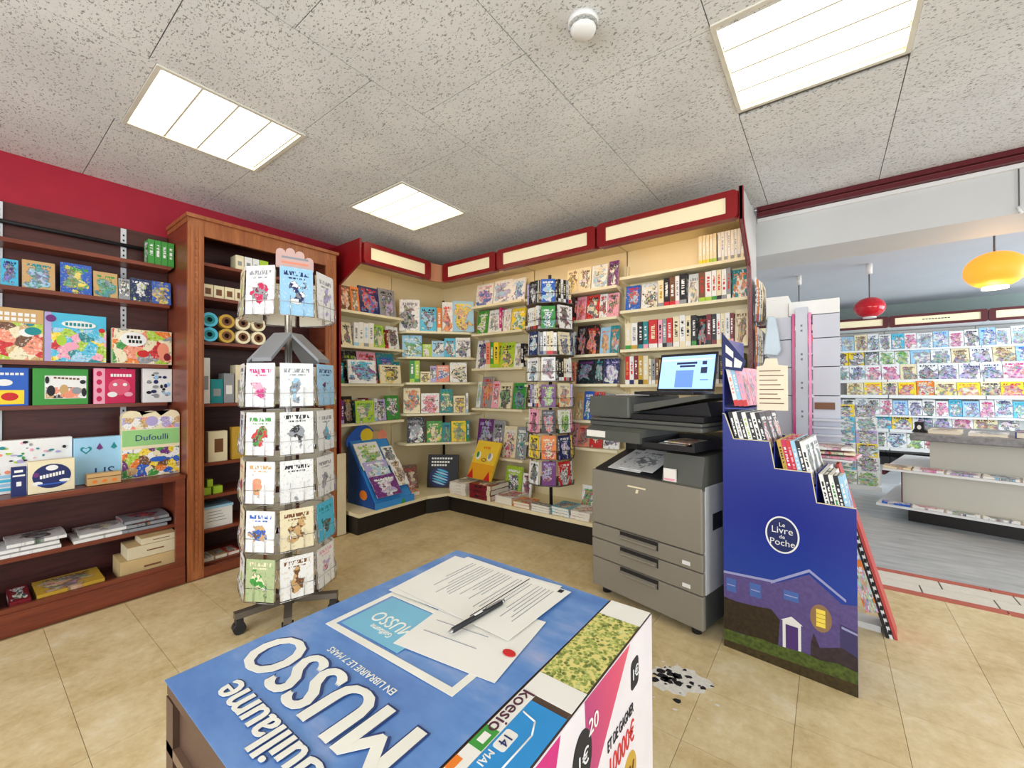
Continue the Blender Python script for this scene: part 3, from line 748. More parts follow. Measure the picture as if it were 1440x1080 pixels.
def ell(cx, cz, a, b, n=18, rot=0):
    return [(cx+a*math.cos(2*math.pi*i/n)*math.cos(rot)-b*math.sin(2*math.pi*i/n)*math.sin(rot), cz+a*math.cos(2*math.pi*i/n)*math.sin(rot)+b*math.sin(2*math.pi*i/n)*math.cos(rot)) for i in range(n)]
def rect(x0, z0, x1, z1): return [(x0, z0), (x1, z0), (x1, z1), (x0, z1)]
TXT = (R(90), 0, 0)
# third shelf
e, w = fbox(.085, .285, 1.355, .278, .06, XW+.125, pal('tan'), 'tan pictured game box with white title, on third bookcase shelf')
deco(e, rect(-.098, .004, .096, .20), busy_art('art_jungle', ['salmon', 'tan', 'lime', 'red', 'cream', 'teal', 'salmon', 'brown'], 20), -.0008)
for k, (x, z, c) in enumerate(((.04, .15, 'white'), (.06, .16, 'teal'))):
    deco(e, ell(x, z, .03, .022), pal(c), -.0012-.0004*k)
for z in (.245, .218): 
    for k in range(7): deco(e, rect(-.085+.023*k, z-.009, -.068+.023*k, z+.009), pal('white'), -.002, 'lettering')
e, w = fbox(.287, .535, 1.355, .275, .06, XW+.125, pal('aqua'), 'aqua blue pictured game box with creatures, on third bookcase shelf')
deco(e, rect(-.124, .003, .124, .19), busy_art('art_sea', ['aqua', 'teal', 'aqua', 'yellow', 'pink', 'sky', 'red', 'aqua', 'lime'], 22), -.0008)
for k, (x, z, a, b_, c) in enumerate(((-.06, .12, .02, .03, 'lime'), (-.02, .09, .03, .022, 'pink'), (.105, .19, .014, .013, 'red'), (-.1, .24, .02, .02, 'purple'))):
    deco(e, ell(x, z, a, b_), pal(c), -.0012-.0004*k)
deco(e, ell(.01, .215, .07, .022), pal('white'), -.0046, 'title_panel')
for k in range(7): deco(e, rect(-.045+.016*k, .206, -.034+.016*k, .224), pal('teal'), -.0052, 'lettering')
deco(e, rect(-.124, 0, -.098, .275), pal('lilac'), -.001, 'box_edge')
e, w = fbox(.560, .850, 1.355, .215, .055, XW+.125, pal('cream'), 'long cream game box with orange figures, on third bookcase shelf')
deco(e, rect(-.143, .003, .143, .212), busy_art('art_fox', ['cream', 'lime', 'orange', 'cream', 'salmon', 'grey', 'green', 'red', 'cream'], 18), -.0008)
for k, (x, z, a, b_, c) in enumerate(((.10, .09, .03, .05, 'salmon'), (.0, .065, .03, .022, 'red'), (.12, .05, .018, .025, 'maroon'))):
    deco(e, ell(x, z, a, b_), pal(c), -.0012-.0004*k)
deco(e, ell(-.045, .152, .062, .045), pal('white'), -.0046, 'title_panel')
for z, k0 in ((.165, 4), (.138, 4)):
    for k in range(k0): deco(e, rect(-.078+.017*k+(.008 if z < .15 else 0), z-.009, -.066+.017*k+(.008 if z < .15 else 0), z+.010), M_INK, -.0052, 'lettering')
# fourth shelf
e, w = fbox(.10, .232, 1.11, .205, .05, XW+.105, pal('blue'), 'blue book with yellow panel, on fourth bookcase shelf', 'book', 'picture_book')
deco(e, rect(-.066, .01, .05, .085), pal('yellow')); deco(e, ell(.0, .05, .03, .022), pal('red'), -.0018); deco(e, ell(-.02, .125, .03, .018), pal('white'))
for k in range(6): deco(e, rect(-.05+.017*k, .165, -.037+.017*k, .178), pal('white'), -.0012, 'lettering')
e, w = fbox(.246, .462, 1.11, .205, .055, XW+.105, pal('green'), 'green edged farm picture book with white cover, on fourth bookcase shelf', 'book', 'picture_book')
deco(e, rect(-.064, .035, .10, .165), pal('white')); deco(e, rect(-.06, .037, .098, .10), busy_art('art_farm', ['white', 'black', 'white', 'tan', 'white', 'grey', 'salmon', 'white'], 26), -.0014)
for k, (x, z, a, b_, c) in enumerate(((-.04, .08, .016, .03, 'black'), (.01, .085, .018, .03, 'tan'), (.03, .06, .02, .016, 'salmon'), (.06, .08, .02, .02, 'grey'), (.09, .07, .01, .025, 'black'), (.085, .13, .012, .012, 'black'), (-.055, .14, .008, .02, 'black'))):
    deco(e, ell(x, z, a, b_), pal(c), -.0016-.0004*k)
for k in range(7): deco(e, rect(-.03+.015*k, .148-.001*k, -.019+.015*k, .158-.001*k), pal('brown'), -.002, 'lettering')
e, w = fbox(.484, .672, 1.11, .212, .055, XW+.105, pal('crimson'), 'crimson picture book with pink patterned spine, on fourth bookcase shelf', 'book', 'picture_book')
deco(e, rect(-.094, 0, -.045, .212), pal('pink'), -.001, 'spine_print')
for k in range(4): deco(e, ell(-.07, .03+.05*k, .012, .016), pal('crimson'), -.0016)
deco(e, ell(.02, .1, .05, .05), pal('rose')); 
for x in (.0, .045): deco(e, ell(x, .115, .01, .01), pal('white'), -.0018)
deco(e, ell(-.012, .055, .022, .016), pal('white'), -.002); deco(e, ell(.062, .055, .02, .014), pal('pink'), -.002)
for k in range(7): deco(e, rect(-.02+.014*k, .163, -.009+.014*k, .18), pal('white'), -.0012, 'lettering')
e, w = fbox(.708, .856, 1.11, .218, .05, XW+.105, pal('white'), 'white and navy patterned book beside cabinet, on fourth bookcase shelf', 'book', 'picture_book')
for k in range(22): deco(e, ell(random.uniform(-.055, .055), random.uniform(.04, .19), random.uniform(.006, .016), random.uniform(.006, .016), 10), pal(random.choice(['navy', 'grey', 'black', 'sky', 'navy'])), -.001-.0002*k)
# counter shelf
XC = XW+.28
e, w = fbox(-.10, .382, .666, .27, .06, XC-.04, pal('white'), 'wide white puzzle box with small animals, on bookcase counter')
for k in range(60): deco(e, ell(random.uniform(-.22, .235), random.uniform(.10, .26), random.uniform(.004, .014), random.uniform(.003, .009), 8), pal(random.choice(['tan', 'grey', 'lime', 'green', 'pink', 'black', 'teal', 'salmon', 'lilac'])), -.001-.0001*k, 'animal_print')
for k in range(4): deco(e, rect(-.235, .015+.022*k, .03, .030+.022*k), pal('sky' if k % 2 else 'aqua'))
e, w = fbox(.386, .590, .666, .258, .06, XC-.02, pal('sky'), 'pale blue box lettered LIS with hearts, on bookcase counter')
flat_text('LIS', .075, mat('ink_navy', (40, 60, 120)), e, (.02, -.001, .055), TXT)
hrt = [(x*.0016, z*.0016) for x, z in ((0, -14), (14, 0), (14, 8), (8, 12), (0, 6), (-8, 12), (-14, 8), (-14, 0))]
deco(e, [(x-.055, z+.19) for x, z in hrt], pal('teal')); deco(e, [(x*.6-.055, z*.6+.19) for x, z in hrt], pal('sky'), -.002)
for x, c in ((.0, 'purple'), (.06, 'teal')): deco(e, [(x-.014, .195), (x, .185), (x+.014, .195), (x, .225)], pal(c), -.0012, 'drop')
e = thing('game_box', 'cream and green cardboard game box with scalloped house-shaped top, on bookcase counter', 'game box', (XC+.0, .715, .6665), R(90))
top = [(-.137, 0), (.137, 0), (.137, .37)]
for cx in (.09, 0, -.09):
    top += [(cx+.046*math.cos(math.pi*i/8), .365+.036*math.sin(math.pi*i/8)+(0 if cx else -.004)) for i in range(9)]
top += [(-.137, .37)]
MB().prism(top, 0, .05).build('carton', pal('cream'), e)
deco(e, rect(-.135, .19, .135, .285), mat('print_mint', (150, 205, 130)), -.001); deco(e, rect(-.135, .003, .135, .17), busy_art('art_animals', ['tan', 'cream', 'purple', 'lime', 'blue', 'white', 'green', 'orange', 'brown', 'yellow'], 24), -.001); deco(e, rect(-.135, .29, .135, .36), busy_art('art_houses', ['cream', 'salmon', 'white', 'tan', 'lilac'], 30), -.001)
flat_text('Dufoulli', .050, mat('ink_navy', (40, 60, 120)), e, (.0, -.002, .235), TXT)
for k, (x, z, a, b_, c) in enumerate(((0, .335, .03, .03, 'lilac'), (.03, .1, .04, .016, 'blue'))):
    deco(e, ell(x, z, a, b_), pal(c), -.0012-.0003*k)
e, w = fbox(.158, .208, .668, .145, .03, XW+.375, pal('navy'), 'small navy card box beside cream ribbon tin, on bookcase counter', 'box', 'card_box')
deco(e, rect(-.015, .118, .013, .13), pal('white')); deco(e, rect(-.02, .098, .02, .106), pal('white')); deco(e, rect(-.008, .05, .008, .072), pal('white'))
e, w = fbox(.212, .376, .668, .165, .05, XW+.375, pal('cream'), 'cream box with navy oval badge and white script, on bookcase counter', 'game box', 'game_box')
deco(e, ell(0, .083, .068, .062, 24), pal('navy'))
for x, z, a, b_, c in ((.0, .125, .022, .014, 'white'), (-.05, .05, .018, .01, 'white'), (.045, .055, .02, .008, 'white'), (-.055, .095, .01, .012, 'purple')): deco(e, ell(x, z, a, b_), pal(c), -.002)
deco(e, rect(-.05, .04, .05, .046), pal('blue'), -.0024)
for k in range(8): deco(e, rect(-.042+.011*k, .072+.002*k, -.034+.011*k, .09+.002*k), pal('white'), -.003, 'lettering')
e, w = fbox(.425, .562, .668, .062, .06, XW+.36, pal('tan'), 'small wooden box lying before pale blue box, on bookcase counter', 'box', 'wooden_box')
deco(e, rect(-.068, .04, .068, .044), pal('brown'))
for x in (-.04, .0, .04): deco(e, ell(x, .02, .01, .008), pal('orange'))
# lower shelf: loose magazines and folders
for y, n, cols, lb in ((-.05, 3, ('lilac', 'grey', 'white'), 'lilac grey folder lying on low bookcase shelf'), (.24, 3, ('white', 'grey', 'black'), 'white printed pad lying on low bookcase shelf'), (.5, 2, ('white', 'cream', 'grey'), 'white booklet lying on low bookcase shelf'), (.70, 3, ('grey', 'black', 'red'), 'grey and black magazine piled on low bookcase shelf beside cabinet')):
    for k in range(n):
        o = put_book(XW+.27+random.uniform(-.01, .0), y+random.uniform(-.015, .015), .3445+.0085+.0245*k, .21, .22, .016, R(90)+random.uniform(-.05, .05), cols, 'l', 0, MAG, 'magazine', .2)
        tag(o, lb, 'magazine', 'papers on the low bookcase shelf')
# bottom shelf: cartons and flat boxes
for (y0, y1, z, h, t, n) in ((.56, .825, .1005, .105, .2, 'lowest and widest'), (.59, .82, .2075, .07, .17, 'middle'), (.65, .815, .2795, .036, .15, 'top')):
    e, w = fbox(y0, y1, z, h, t, XW+.36, M_KRAFT if n[0] == 'l' else mat('pale_card', (214, 200, 168), .8), f'{n} kraft carton of the stack in the dark bookcase foot', 'carton', 'cardboard_carton')
    deco(e, rect(-.03, h*.45, .05, h*.55), pal('brown'), -.001, 'marking'); box(-w/2, .0, h, w/2, t, h+.001).build('flap', M_KRAFT, e)
for k, (y, wd, cols, lb) in enumerate(((-.03, .28, ('tan', 'gold', 'brown'), 'flat tan game lying in the bookcase foot'), (.19, .07, ('maroon', 'black', 'white'), 'maroon booklet lying in the bookcase foot'), (.37, .25, ('gold', 'tan', 'brown'), 'flat golden game lying beside the cartons in bookcase foot'))):
    o = put_book(XW+.36, y, .125, wd, .24, .045, R(90), cols, 'l', 0, GBOX, 'flat_game', .4); tag(o, lb, 'game box')

# contents of the tall cabinet
def cbox(y0, y1, k, h, t, m, label, cat, name, x=.33, dz=0):
    e = thing(name, label, cat, (XW+.003+x, (y0+y1)/2, CZ[k]+dz+.0005), R(90)); w = y1-y0
    MB().box(-w/2, 0, 0, w/2, t, h).build('carton', m, e, bevel=.001); return e, w
for q, (y0, y1, c) in enumerate(((1.15, 1.20, 'cream'), (1.205, 1.255, 'white'), (1.26, 1.30, 'white'), (1.305, 1.36, 'lime'))):
    e, w = cbox(y0, y1, 0, .10, .09, pal(c), f'small {c} box on the cabinet top shelf beside the card rack crown', 'box', 'small_box'); e['group'] = 'small boxes on the cabinet top shelf'
    deco(e, rect(-.012, .03, .012, .06), pal('grey'))
for q in range(4):
    e, w = cbox(.96+.062*q, 1.018+.062*q, 1, .085, .08, pal('cream'), 'small cream box in the row on second cabinet shelf', 'box', 'small_box'); e['group'] = 'small cream boxes on the second cabinet shelf'
    deco(e, rect(-.016, .02, .016, .06), pal('brown'))
for r in range(2):
    for q in range(4):
        c = ['aqua', 'gold', 'cream', 'cream'][q]
        e = thing('tape_roll', f'roll of {c} tape stacked on third cabinet shelf', 'tape', (XW+.31, .99+.098*q, CZ[2]+.048+.0965*r), 0, 'tape rolls in the cabinet')
        MB().ring(ell(0, 0, .047, .047, 20), ell(0, 0, .03, .03, 20), 0, .05, 'x').build('tape', mat('tape_'+c, PAL[c], .3), e)
        MB().ring(ell(0, 0, .0295, .0295, 20), ell(0, 0, .016, .016, 20), -.002, .052, 'x').build('core', pal('teal' if q == 0 else 'brown'), e)
for q, (y0, y1, h, c, lb) in enumerate(((.955, 1.0, .30, 'white', 'tall white poster tube box on cabinet shelf under tape rolls'), (1.005, 1.075, .16, 'teal', 'teal packet on cabinet shelf under tape rolls'), (1.08, 1.14, .20, 'grey', 'grey packet on cabinet shelf under tape rolls'), (1.15, 1.21, .26, 'cream', 'cream packet on cabinet shelf under tape rolls'), (1.25, 1.40, .22, 'white', 'white packet on cabinet shelf behind the card rack'), (1.45, 1.6, .26, 'yellow', 'yellow packet on cabinet shelf behind the card rack'), (1.62, 1.74, .22, 'white', 'wide white packet on cabinet shelf behind the card rack'))):
    e, w = cbox(y0, y1, 3, h, .1, pal(c), lb, 'packet', 'packet'); deco(e, rect(-w*.3, h*.3, w*.3, h*.6), pal('grey' if c != 'grey' else 'white'))
e, w = cbox(.99, 1.10, 4, .2, .06, pal('cream'), 'cream framed calendar on cabinet shelf above green boxes', 'calendar', 'calendar', dz=0); deco(e, rect(-.02, .06, .03, .15), pal('brown'))
e, w = cbox(1.13, 1.26, 4, .22, .05, pal('gold'), 'golden folder on cabinet shelf behind the card rack', 'folder', 'folder')
for q, (y0, z) in enumerate(((.955, 0), (.985, .0505), (1.02, 0))):
    e, w = cbox(y0-.0+.0, y0+.032 if q == 1 else y0+.052, 5, .048, .06, pal('lime'), 'lime green little box on cabinet shelf over white carton', 'box', 'small_box', dz=z); e['group'] = 'lime green boxes in the cabinet'
e, w = cbox(.958, 1.13, 6, .125, .16, M_WHITE, 'white handwritten storage box on low cabinet shelf', 'box', 'storage_box')
for k in range(4): deco(e, rect(-.06, .04+.02*k, .05-.01*k, .044+.02*k), pal('grey'))
box(-.09, -.004, .125, .09, .164, .14).build('lid', pal('sky'), e)
for q, c in enumerate(('white', 'tan', 'red')):
    o = put_book(XW+.33, .99+.075*q, CZ[7]+.012, .07, .14, .022, R(90), (c, 'cream', 'grey'), 'l', 0, None, 'notebook'); tag(o, f'{c} notebook lying on lowest cabinet shelf', 'notebook', 'notebooks in the cabinet foot')

# ---------------------------------------------------------------- revolving greeting-card rack
RX, RY = -2.28, 1.055
CR = thing('card_rack', 'revolving wire rack full of greeting cards on castors', 'card rack', (RX, RY, 0))
M_GUN = mat('grey_steel', (112, 104, 96), .4, .5)
MB().cyl((0, 0, .09), (0, 0, 1.80), .018, 12).build('pole', M_STEEL, CR)
MB().cyl((0, 0, .07), (0, 0, .16), .035, 12).build('hub', M_GUN, CR)
lb = MB().box(0, -.018, .075, .245, .018, .105).mesh('leg', [M_GUN])
cb_ = MB().cyl((.225, -.022, .028), (.225, .022, .028), .028, 14); cb_.box(.21, -.026, .03, .24, .026, .074); cb_ = cb_.mesh('castor', [M_DARK])
for k in range(5):
    a = R(-98+72*k); l = inst(lb, 'leg', (0, 0, 0), (0, 0, a), (1, 1, 1), CR); inst(cb_, 'castor', (0, 0, 0), (0, 0, 0), (1, 1, 1), l)
TZ = [(1.55, .235), (1.105, .21), (.872, .205), (.640, .20), (.408, .195), (.172, .20)]
AP = .205; FA = [R(-59.8+45*k) for k in range(8)]
wm = MB()
for x in (-.03, .03): wm.tube([(x, -.014, .10), (x, -.014, .002), (x, .02, .002)], .0013, 5)
wm.tube([(-.078, -.014, .07), (.078, -.014, .07)], .0013, 5); wm.tube([(-.078, .012, .15), (-.078, -.014, .07), (-.078, -.014, .002)], .0013, 5); wm.tube([(.078, .012, .15), (.078, -.014, .07), (.078, -.014, .002)], .0013, 5)
wm.tube([(-.078, -.014, .002), (.078, -.014, .002)], .0013, 5)
wm = wm.mesh('wire_pocket', [M_STEEL])
for z, h in TZ:
    b = MB(); RR = (AP-.022)/math.cos(R(22.5)); pts = [(RR*math.cos(a+R(22.5)), RR*math.sin(a+R(22.5)), z+.15) for a in FA]
    b.tube(pts+[pts[0]], .002, 5)
    for a in FA[::2]: b.tube([(.018*math.cos(a), .018*math.sin(a), z+.15), ((AP-.022)*math.cos(a), (AP-.022)*math.sin(a), z+.15)], .002, 5)
    b.build('tier_ring', M_STEEL, CR)
CARDS = [[('white', 'crimson', 'grey'), ('sky', 'white', 'navy'), ('white', 'lilac', 'grey')], [('white', 'pink', 'magenta'), ('white', 'sky', 'grey'), ('sky', 'red', 'navy')], [('white', 'red', 'green'), ('white', 'grey', 'black'), ('white', 'aqua', 'grey')],
         [('white', 'salmon', 'tan'), ('white', 'grey', 'black'), ('white', 'lilac', 'grey')], [('white', 'tan', 'blue'), ('cream', 'tan', 'brown'), ('aqua', 'brown', 'teal')], [('sage', 'green', 'cream'), ('white', 'tan', 'brown'), ('white', 'lilac', 'pink')]]
for L in CARDS:
    ext = [(a, b, c) for a in ('white', 'cream') for b in ('rose', 'teal', 'gold', 'blue', 'lime', 'purple', 'orange') for c in ('brown', 'navy', 'red', 'black')]
    L += random.sample(ext, 13)
for i, (z, h) in enumerate(TZ):
    for k, a in enumerate(FA):
        c, s = math.cos(a), math.sin(a)
        inst(wm, 'wire_pocket', (AP*c, AP*s, z), (0, 0, a+R(90)), (1, 1, 1), CR)
        nn = 2 if i else 2
        for q in range(nn):
            cols = CARDS[i][k] if q == 0 else CARDS[i][8+k]
            ap = AP+.007-.011*q; hh = h*(1 if q == 0 else .93)
            o = inst(CARD, 'greeting_card', (RX+ap*c, RY+ap*s, z+.006), (R(-2), 0, a+R(90)), (.148 if q == 0 else .14, .004, hh))
            paint(o, *cols, -.16)
            tag(o, f'{cols[0]} greeting card with {cols[1]} motif, {cols[2]} lettering, {["top", "second", "third", "fourth", "fifth", "lowest"][i]} tier of wire rack', 'greeting card', f'cards in the {["top", "second", "third", "fourth", "fifth", "lowest"][i]} tier of the wire rack')
# sloping empty trays above the second tier and the crown card
tm = MB().prism([(-.045, .14), (-.2, 0), (-.2, .018), (-.045, .158)], -.05, .05, 'x').mesh('sloping_tray', [mat('tray_grey', (140, 142, 146), .4)])
for k, a in enumerate(FA):
    if k % 2 == 0: inst(tm, 'sloping_tray', (0, 0, 1.33), (0, 0, a+R(90)), (1, 1, 1), CR)
cw = [(-.085, 0), (.085, 0)]+[(.085-.0425*j+.021*math.cos(math.pi*i/5)-.021, .05+.014*j*(4-j)*.6+.02*math.sin(math.pi*i/5)) for j in range(4) for i in range(6)]
e = MB().prism(cw, -.002, .002).build('crown_card', mat('crown_print', (214, 178, 170), .5), CR, (.17*math.cos(FA[1]), .17*math.sin(FA[1]), 1.79), FA[1]+R(90))
for z in (.025, .05): MB().box(-.06, -.003, z, .06, -.0021, z+.010).build('lettering', pal('salmon' if z < .03 else 'grey'), e)

# ---------------------------------------------------------------- paperback spinner standing on the deck
SX, SY = -1.845, 2.978
SP = thing('book_spinner', 'tall narrow revolving paperback tower on shelving deck', 'book spinner', (SX, SY, .1705))
MB().cyl((0, 0, .012), (0, 0, 1.96), .014, 10).build('pole', M_DARK, SP); MB().cyl((0, 0, 0), (0, 0, .012), .028, 18).build('foot_plate', M_DARK, SP)
FS = [math.atan2(-SY, -SX)+R(d) for d in (-95, -50, -5, 40, 85, 130, 175, 220)]
SA = .185
for k in range(8):
    z = .245+.208*k
    MB().prism([(SA*1.13*math.cos(a+R(22.5)), SA*1.13*math.sin(a+R(22.5))) for a in FS], z-.006, z, 'z').build('tier_plate', M_GUN, SP)
    if k: 
        b = MB(); pts = [(SA*1.13*math.cos(a+R(22.5)), SA*1.13*math.sin(a+R(22.5)), z+.07) for a in FS]; b.tube(pts+[pts[0]], .002, 5)
        for p in pts[::2]: b.tube([(p[0], p[1], z), p], .002, 5)
        b.build('guard_wire', M_DARK, SP)
TIER = ['lowest', 'second lowest', 'third lowest', 'fourth lowest', 'fourth highest', 'third highest', 'second highest', 'highest']
SPC = {7: [('sky', 'blue', 'navy'), ('black', 'white', 'grey'), ('blue', 'sky', 'white')], 6: [('white', 'maroon', 'black'), ('brown', 'salmon', 'black'), ('green', 'teal', 'white')],
       5: [('cream', 'navy', 'grey'), ('navy', 'sky', 'white'), ('lilac', 'grey', 'white')], 4: [('black', 'lime', 'gold'), ('white', 'sky', 'black'), ('white', 'maroon', 'grey')],
       3: [('cream', 'orange', 'grey'), ('white', 'red', 'salmon'), ('purple', 'grey', 'lime')], 2: [('white', 'green', 'lime'), ('pink', 'magenta', 'black'), ('black', 'red', 'grey')],
       1: [('navy', 'lilac', 'white'), ('yellow', 'gold', 'black'), ('orange', 'red', 'cream')], 0: [('red', 'grey', 'white'), ('white', 'grey', 'black'), ('purple', 'maroon', 'lilac')]}
for k in range(8):
    for j, a in enumerate(FS[:5]):
        z = .17+.245+.208*k+.0006; c, s = math.cos(a), math.sin(a); rz = a+R(90); d = Vector((math.cos(rz), math.sin(rz)))
        place = f'in {TIER[k]} tier of paperback tower'
        if (j+k) % 3 != 1 or k < 3:
            cols = SPC[k][j % 3]; p = Vector((SX, SY))+Vector((c, s))*(SA-.012)
            o = put_book(p.x, p.y, z, random.uniform(.110, .118), random.uniform(.176, .19), .018, rz, cols, 'f', 3, busy=.3, name='paperback')
            tag(o, blabel(cols, 'f', place, 'paperback'), 'paperback', f'paperbacks {place}')
        else:
            for q in range(5):
                cols = random.choice([('white', 'grey', 'black'), ('black', 'white', 'cream'), ('cream', 'red', 'brown'), ('grey', 'navy', 'white'), ('white', 'maroon', 'grey'), ('lilac', 'white', 'purple')])
                p = Vector((SX, SY))+Vector((c, s))*(SA-.045)+d*(-.054+.027*q)
                o = put_book(p.x, p.y, z, .0255, random.uniform(.17, .185), .085, rz, cols, 's', name='paperback')
                tag(o, blabel(cols, 's', place, 'paperback'), 'paperback', f'paperbacks {place}')

# ---------------------------------------------------------------- books on the deck
def stack(x, y, w, h, ts, cols, rz, label, group, spine=False):
    z = .1705
    if spine: x, y, w, h, rz = x+w/2, y+h/2, h, w, rz+math.pi/2
    for i, t in enumerate(ts):
        o = put_book(x+random.uniform(-.004, .004), y+random.uniform(-.004, .004), z+t/2, w, h, t, rz+random.uniform(-.03, .03), cols if not isinstance(cols[0], tuple) else cols[i], 'l', 0, busy=.5)
        tag(o, label, 'book', group); z += t+.0005
stack(-2.835, 2.885, .20, .27, [.028]*4, ('white', 'pink', 'green'), .05, 'white story book in the pile before yellow fox book', 'pile of white story books')
stack(-2.55, 2.882, .26, .27, [.045, .045, .042], ('maroon', 'cream', 'black'), -.04, 'thick maroon album in the pile of three on deck', 'pile of maroon albums', True)
stack(-2.29, 2.90, .19, .24, [.06], ('white', 'red', 'red'), -.03, 'thick white book with red cover, lying beside maroon albums', 'books lying along the deck front')
stack(-2.09, 2.89, .175, .17, [.025, .02], ('orange', 'yellow', 'red'), -.03, 'orange and yellow book lying on deck under paperback tower', 'books lying along the deck front')
stack(-1.885, 2.872, .185, .07, [.02, .02, .02], ('grey', 'white', 'brown'), -.02, 'grey booklet piled on deck front under paperback tower', 'books lying along the deck front')
stack(-1.705, 2.885, .165, .2, [.022, .022, .022], ('aqua', 'cream', 'navy'), -.02, 'aqua book piled on deck front near photocopier', 'books lying along the deck front')
stack(-1.53, 2.885, .165, .2, [.022, .02, .02], ('white', 'red', 'cream'), -.02, 'white book with red drawing, piled on deck front near photocopier', 'books lying along the deck front')
# yellow fox book with red corners leaning on a card easel
fx = thing('picture_book', 'big yellow fox-faced picture book with red corners, leaning on deck pile', 'book', (-2.68, 3.00, .305), R(-8))
fx.rotation_euler = (R(-24), 0, R(-8)); fx.location.z = .319
MB().box(-.165, 0, 0, .165, .03, .38).build('cover', mat('fox_yellow', (246, 206, 62), .4), fx, bevel=.003)
deco(fx, rect(-.163, .003, .163, .15), mat('fox_amber', (240, 172, 40), .4), -.0008)
for sx in (-1, 1):
    deco(fx, [(sx*.165, .0), (sx*.075, .0), (sx*.12, .09)], pal('red'), -.0016, 'corner')
    deco(fx, ell(sx*.085-.01, .225, .036, .042), pal('white'), -.0016, 'eye'); deco(fx, ell(sx*.085-.018, .235, .02, .03), pal('green' if sx < 0 else 'grey'), -.0022, 'iris')
deco(fx, ell(.0, .19, .034, .018), pal('brown'), -.0016, 'nose'); deco(fx, ell(.0, .19, .024, .010), mat('fox_yellow', (246, 206, 62)), -.0022, 'nose_light')
for k in range(4): deco(fx, rect(-.05+.026*k, .30, -.032+.026*k, .322), pal('orange'), -.001, 'lettering')
o = put_book(-2.40, 3.18, .171, .20, .27, .02, R(-4), ('lime', 'black', 'white'), 'f', 10); tag(o, 'lime green picture book with fox drawing on deck beside yellow book', 'book')
o = put_book(-2.24, 3.18, .171, .10, .22, .015, 0, ('white', 'red', 'black'), 'f', 10); tag(o, 'narrow white book with red figure on deck beside lime book', 'book')
o = put_book(-1.60, 3.16, .171, .12, .2, .015, 0, ('white', 'red', 'green'), 'f', 10); tag(o, 'white and green book with red drawing on deck beside photocopier', 'book')
o = put_book(-1.48, 3.15, .171, .10, .17, .015, 0, ('maroon', 'black', 'white'), 'f', 10); tag(o, 'maroon book on deck beside photocopier', 'book')
# dark world-history book with globe, in the corner
gb = thing('picture_book', 'large black book with blue globe and white title in shelf corner', 'book', (-3.15, 2.98, .1705), math.atan2(.47, .43)-.35)
gb.rotation_euler = (R(-12), 0, math.atan2(.47, .43)-.25); gb.location.z = .178
MB().box(-.16, 0, 0, .16, .03, .33).build('cover', pal('black'), gb, bevel=.002)
deco(gb, ell(-.03, .1, .105, .10, 28), pal('navy'), -.001, 'globe')
for k in range(6): deco(gb, ell(-.04+.008*k, .045+.024*k, .085-.008*abs(k-2), .010, 14, -.3), pal('aqua' if k % 2 else 'sky'), -.0018, 'globe_stripe')
for z, n in ((.29, 8), (.255, 7), (.222, 6)):
    for k in range(n): deco(gb, rect(-.12+.028*k, z-.009, -.10+.028*k, z+.009), pal('white'), -.001, 'lettering')
o = put_book(-3.38, 2.77, .1705, .15, .24, .02, R(65), ('brown', 'cream', 'red'), 'f', 12); tag(o, 'brown book with cream picture beside black globe book', 'book')

# blue cardboard easel display on the wing deck
EZ = thing('cardboard_display', 'bright blue cardboard easel of picture books with pineapple print', 'display', (-3.045, 2.315, .1705), R(90))
M_EB = mat('display_blue', (58, 142, 214), .45, 0, .08, 6); M_EB2 = mat('display_deep_blue', (28, 78, 150), .5)
for x in (-.205, .19): MB().prism([(0, 0), (.40, 0), (.40, .55), (0, .03)], x, x+.012, 'x').build('side_panel', M_EB2, EZ)
MB().prism([(-.004, 0), (0.004, 0), (.40, .53), (.40, .56), (-.004, .036)], -.192, .19, 'x').build('sloping_panel', M_EB, EZ)
MB().box(-.205, -.02, 0, .202, -.005, .055).build('front_lip', M_EB, EZ)
p = MB().prism(ell(-.12, .12, .055, .042, 18), -.2062, -.2052, 'x').build('pineapple_print', pal('orange'), EZ)
p.location = (0, .28, -.02)
pts = [(.16*math.cos(R(a))*(1+.08*math.sin(R(a*5))), .16*math.sin(R(a))) for a in range(0, 181, 12)]
MB().prism([(x-.06, z*1.15+.5) for x, z in pts], .39, .398).build('header_card', pal('blue'), EZ)
MB().prism(ell(-.02, .585, .065, .065, 16), .384, .3895).build('header_patch', pal('yellow'), EZ)
MB().prism(ell(.075, .56, .06, .06, 12), .386, .392).build('header_cutout', pal('tan'), EZ); MB().prism(ell(.15, .56, .05, .065, 12), .383, .389).build('header_cutout', pal('salmon'), EZ)
MB().prism([(.05, .0), (.075, .05), (.10, .01), (.09, -.0)], -.0222, -.0205, 'y').build('leaf_print', pal('green'), EZ)
sl = math.atan2(.53, .40)
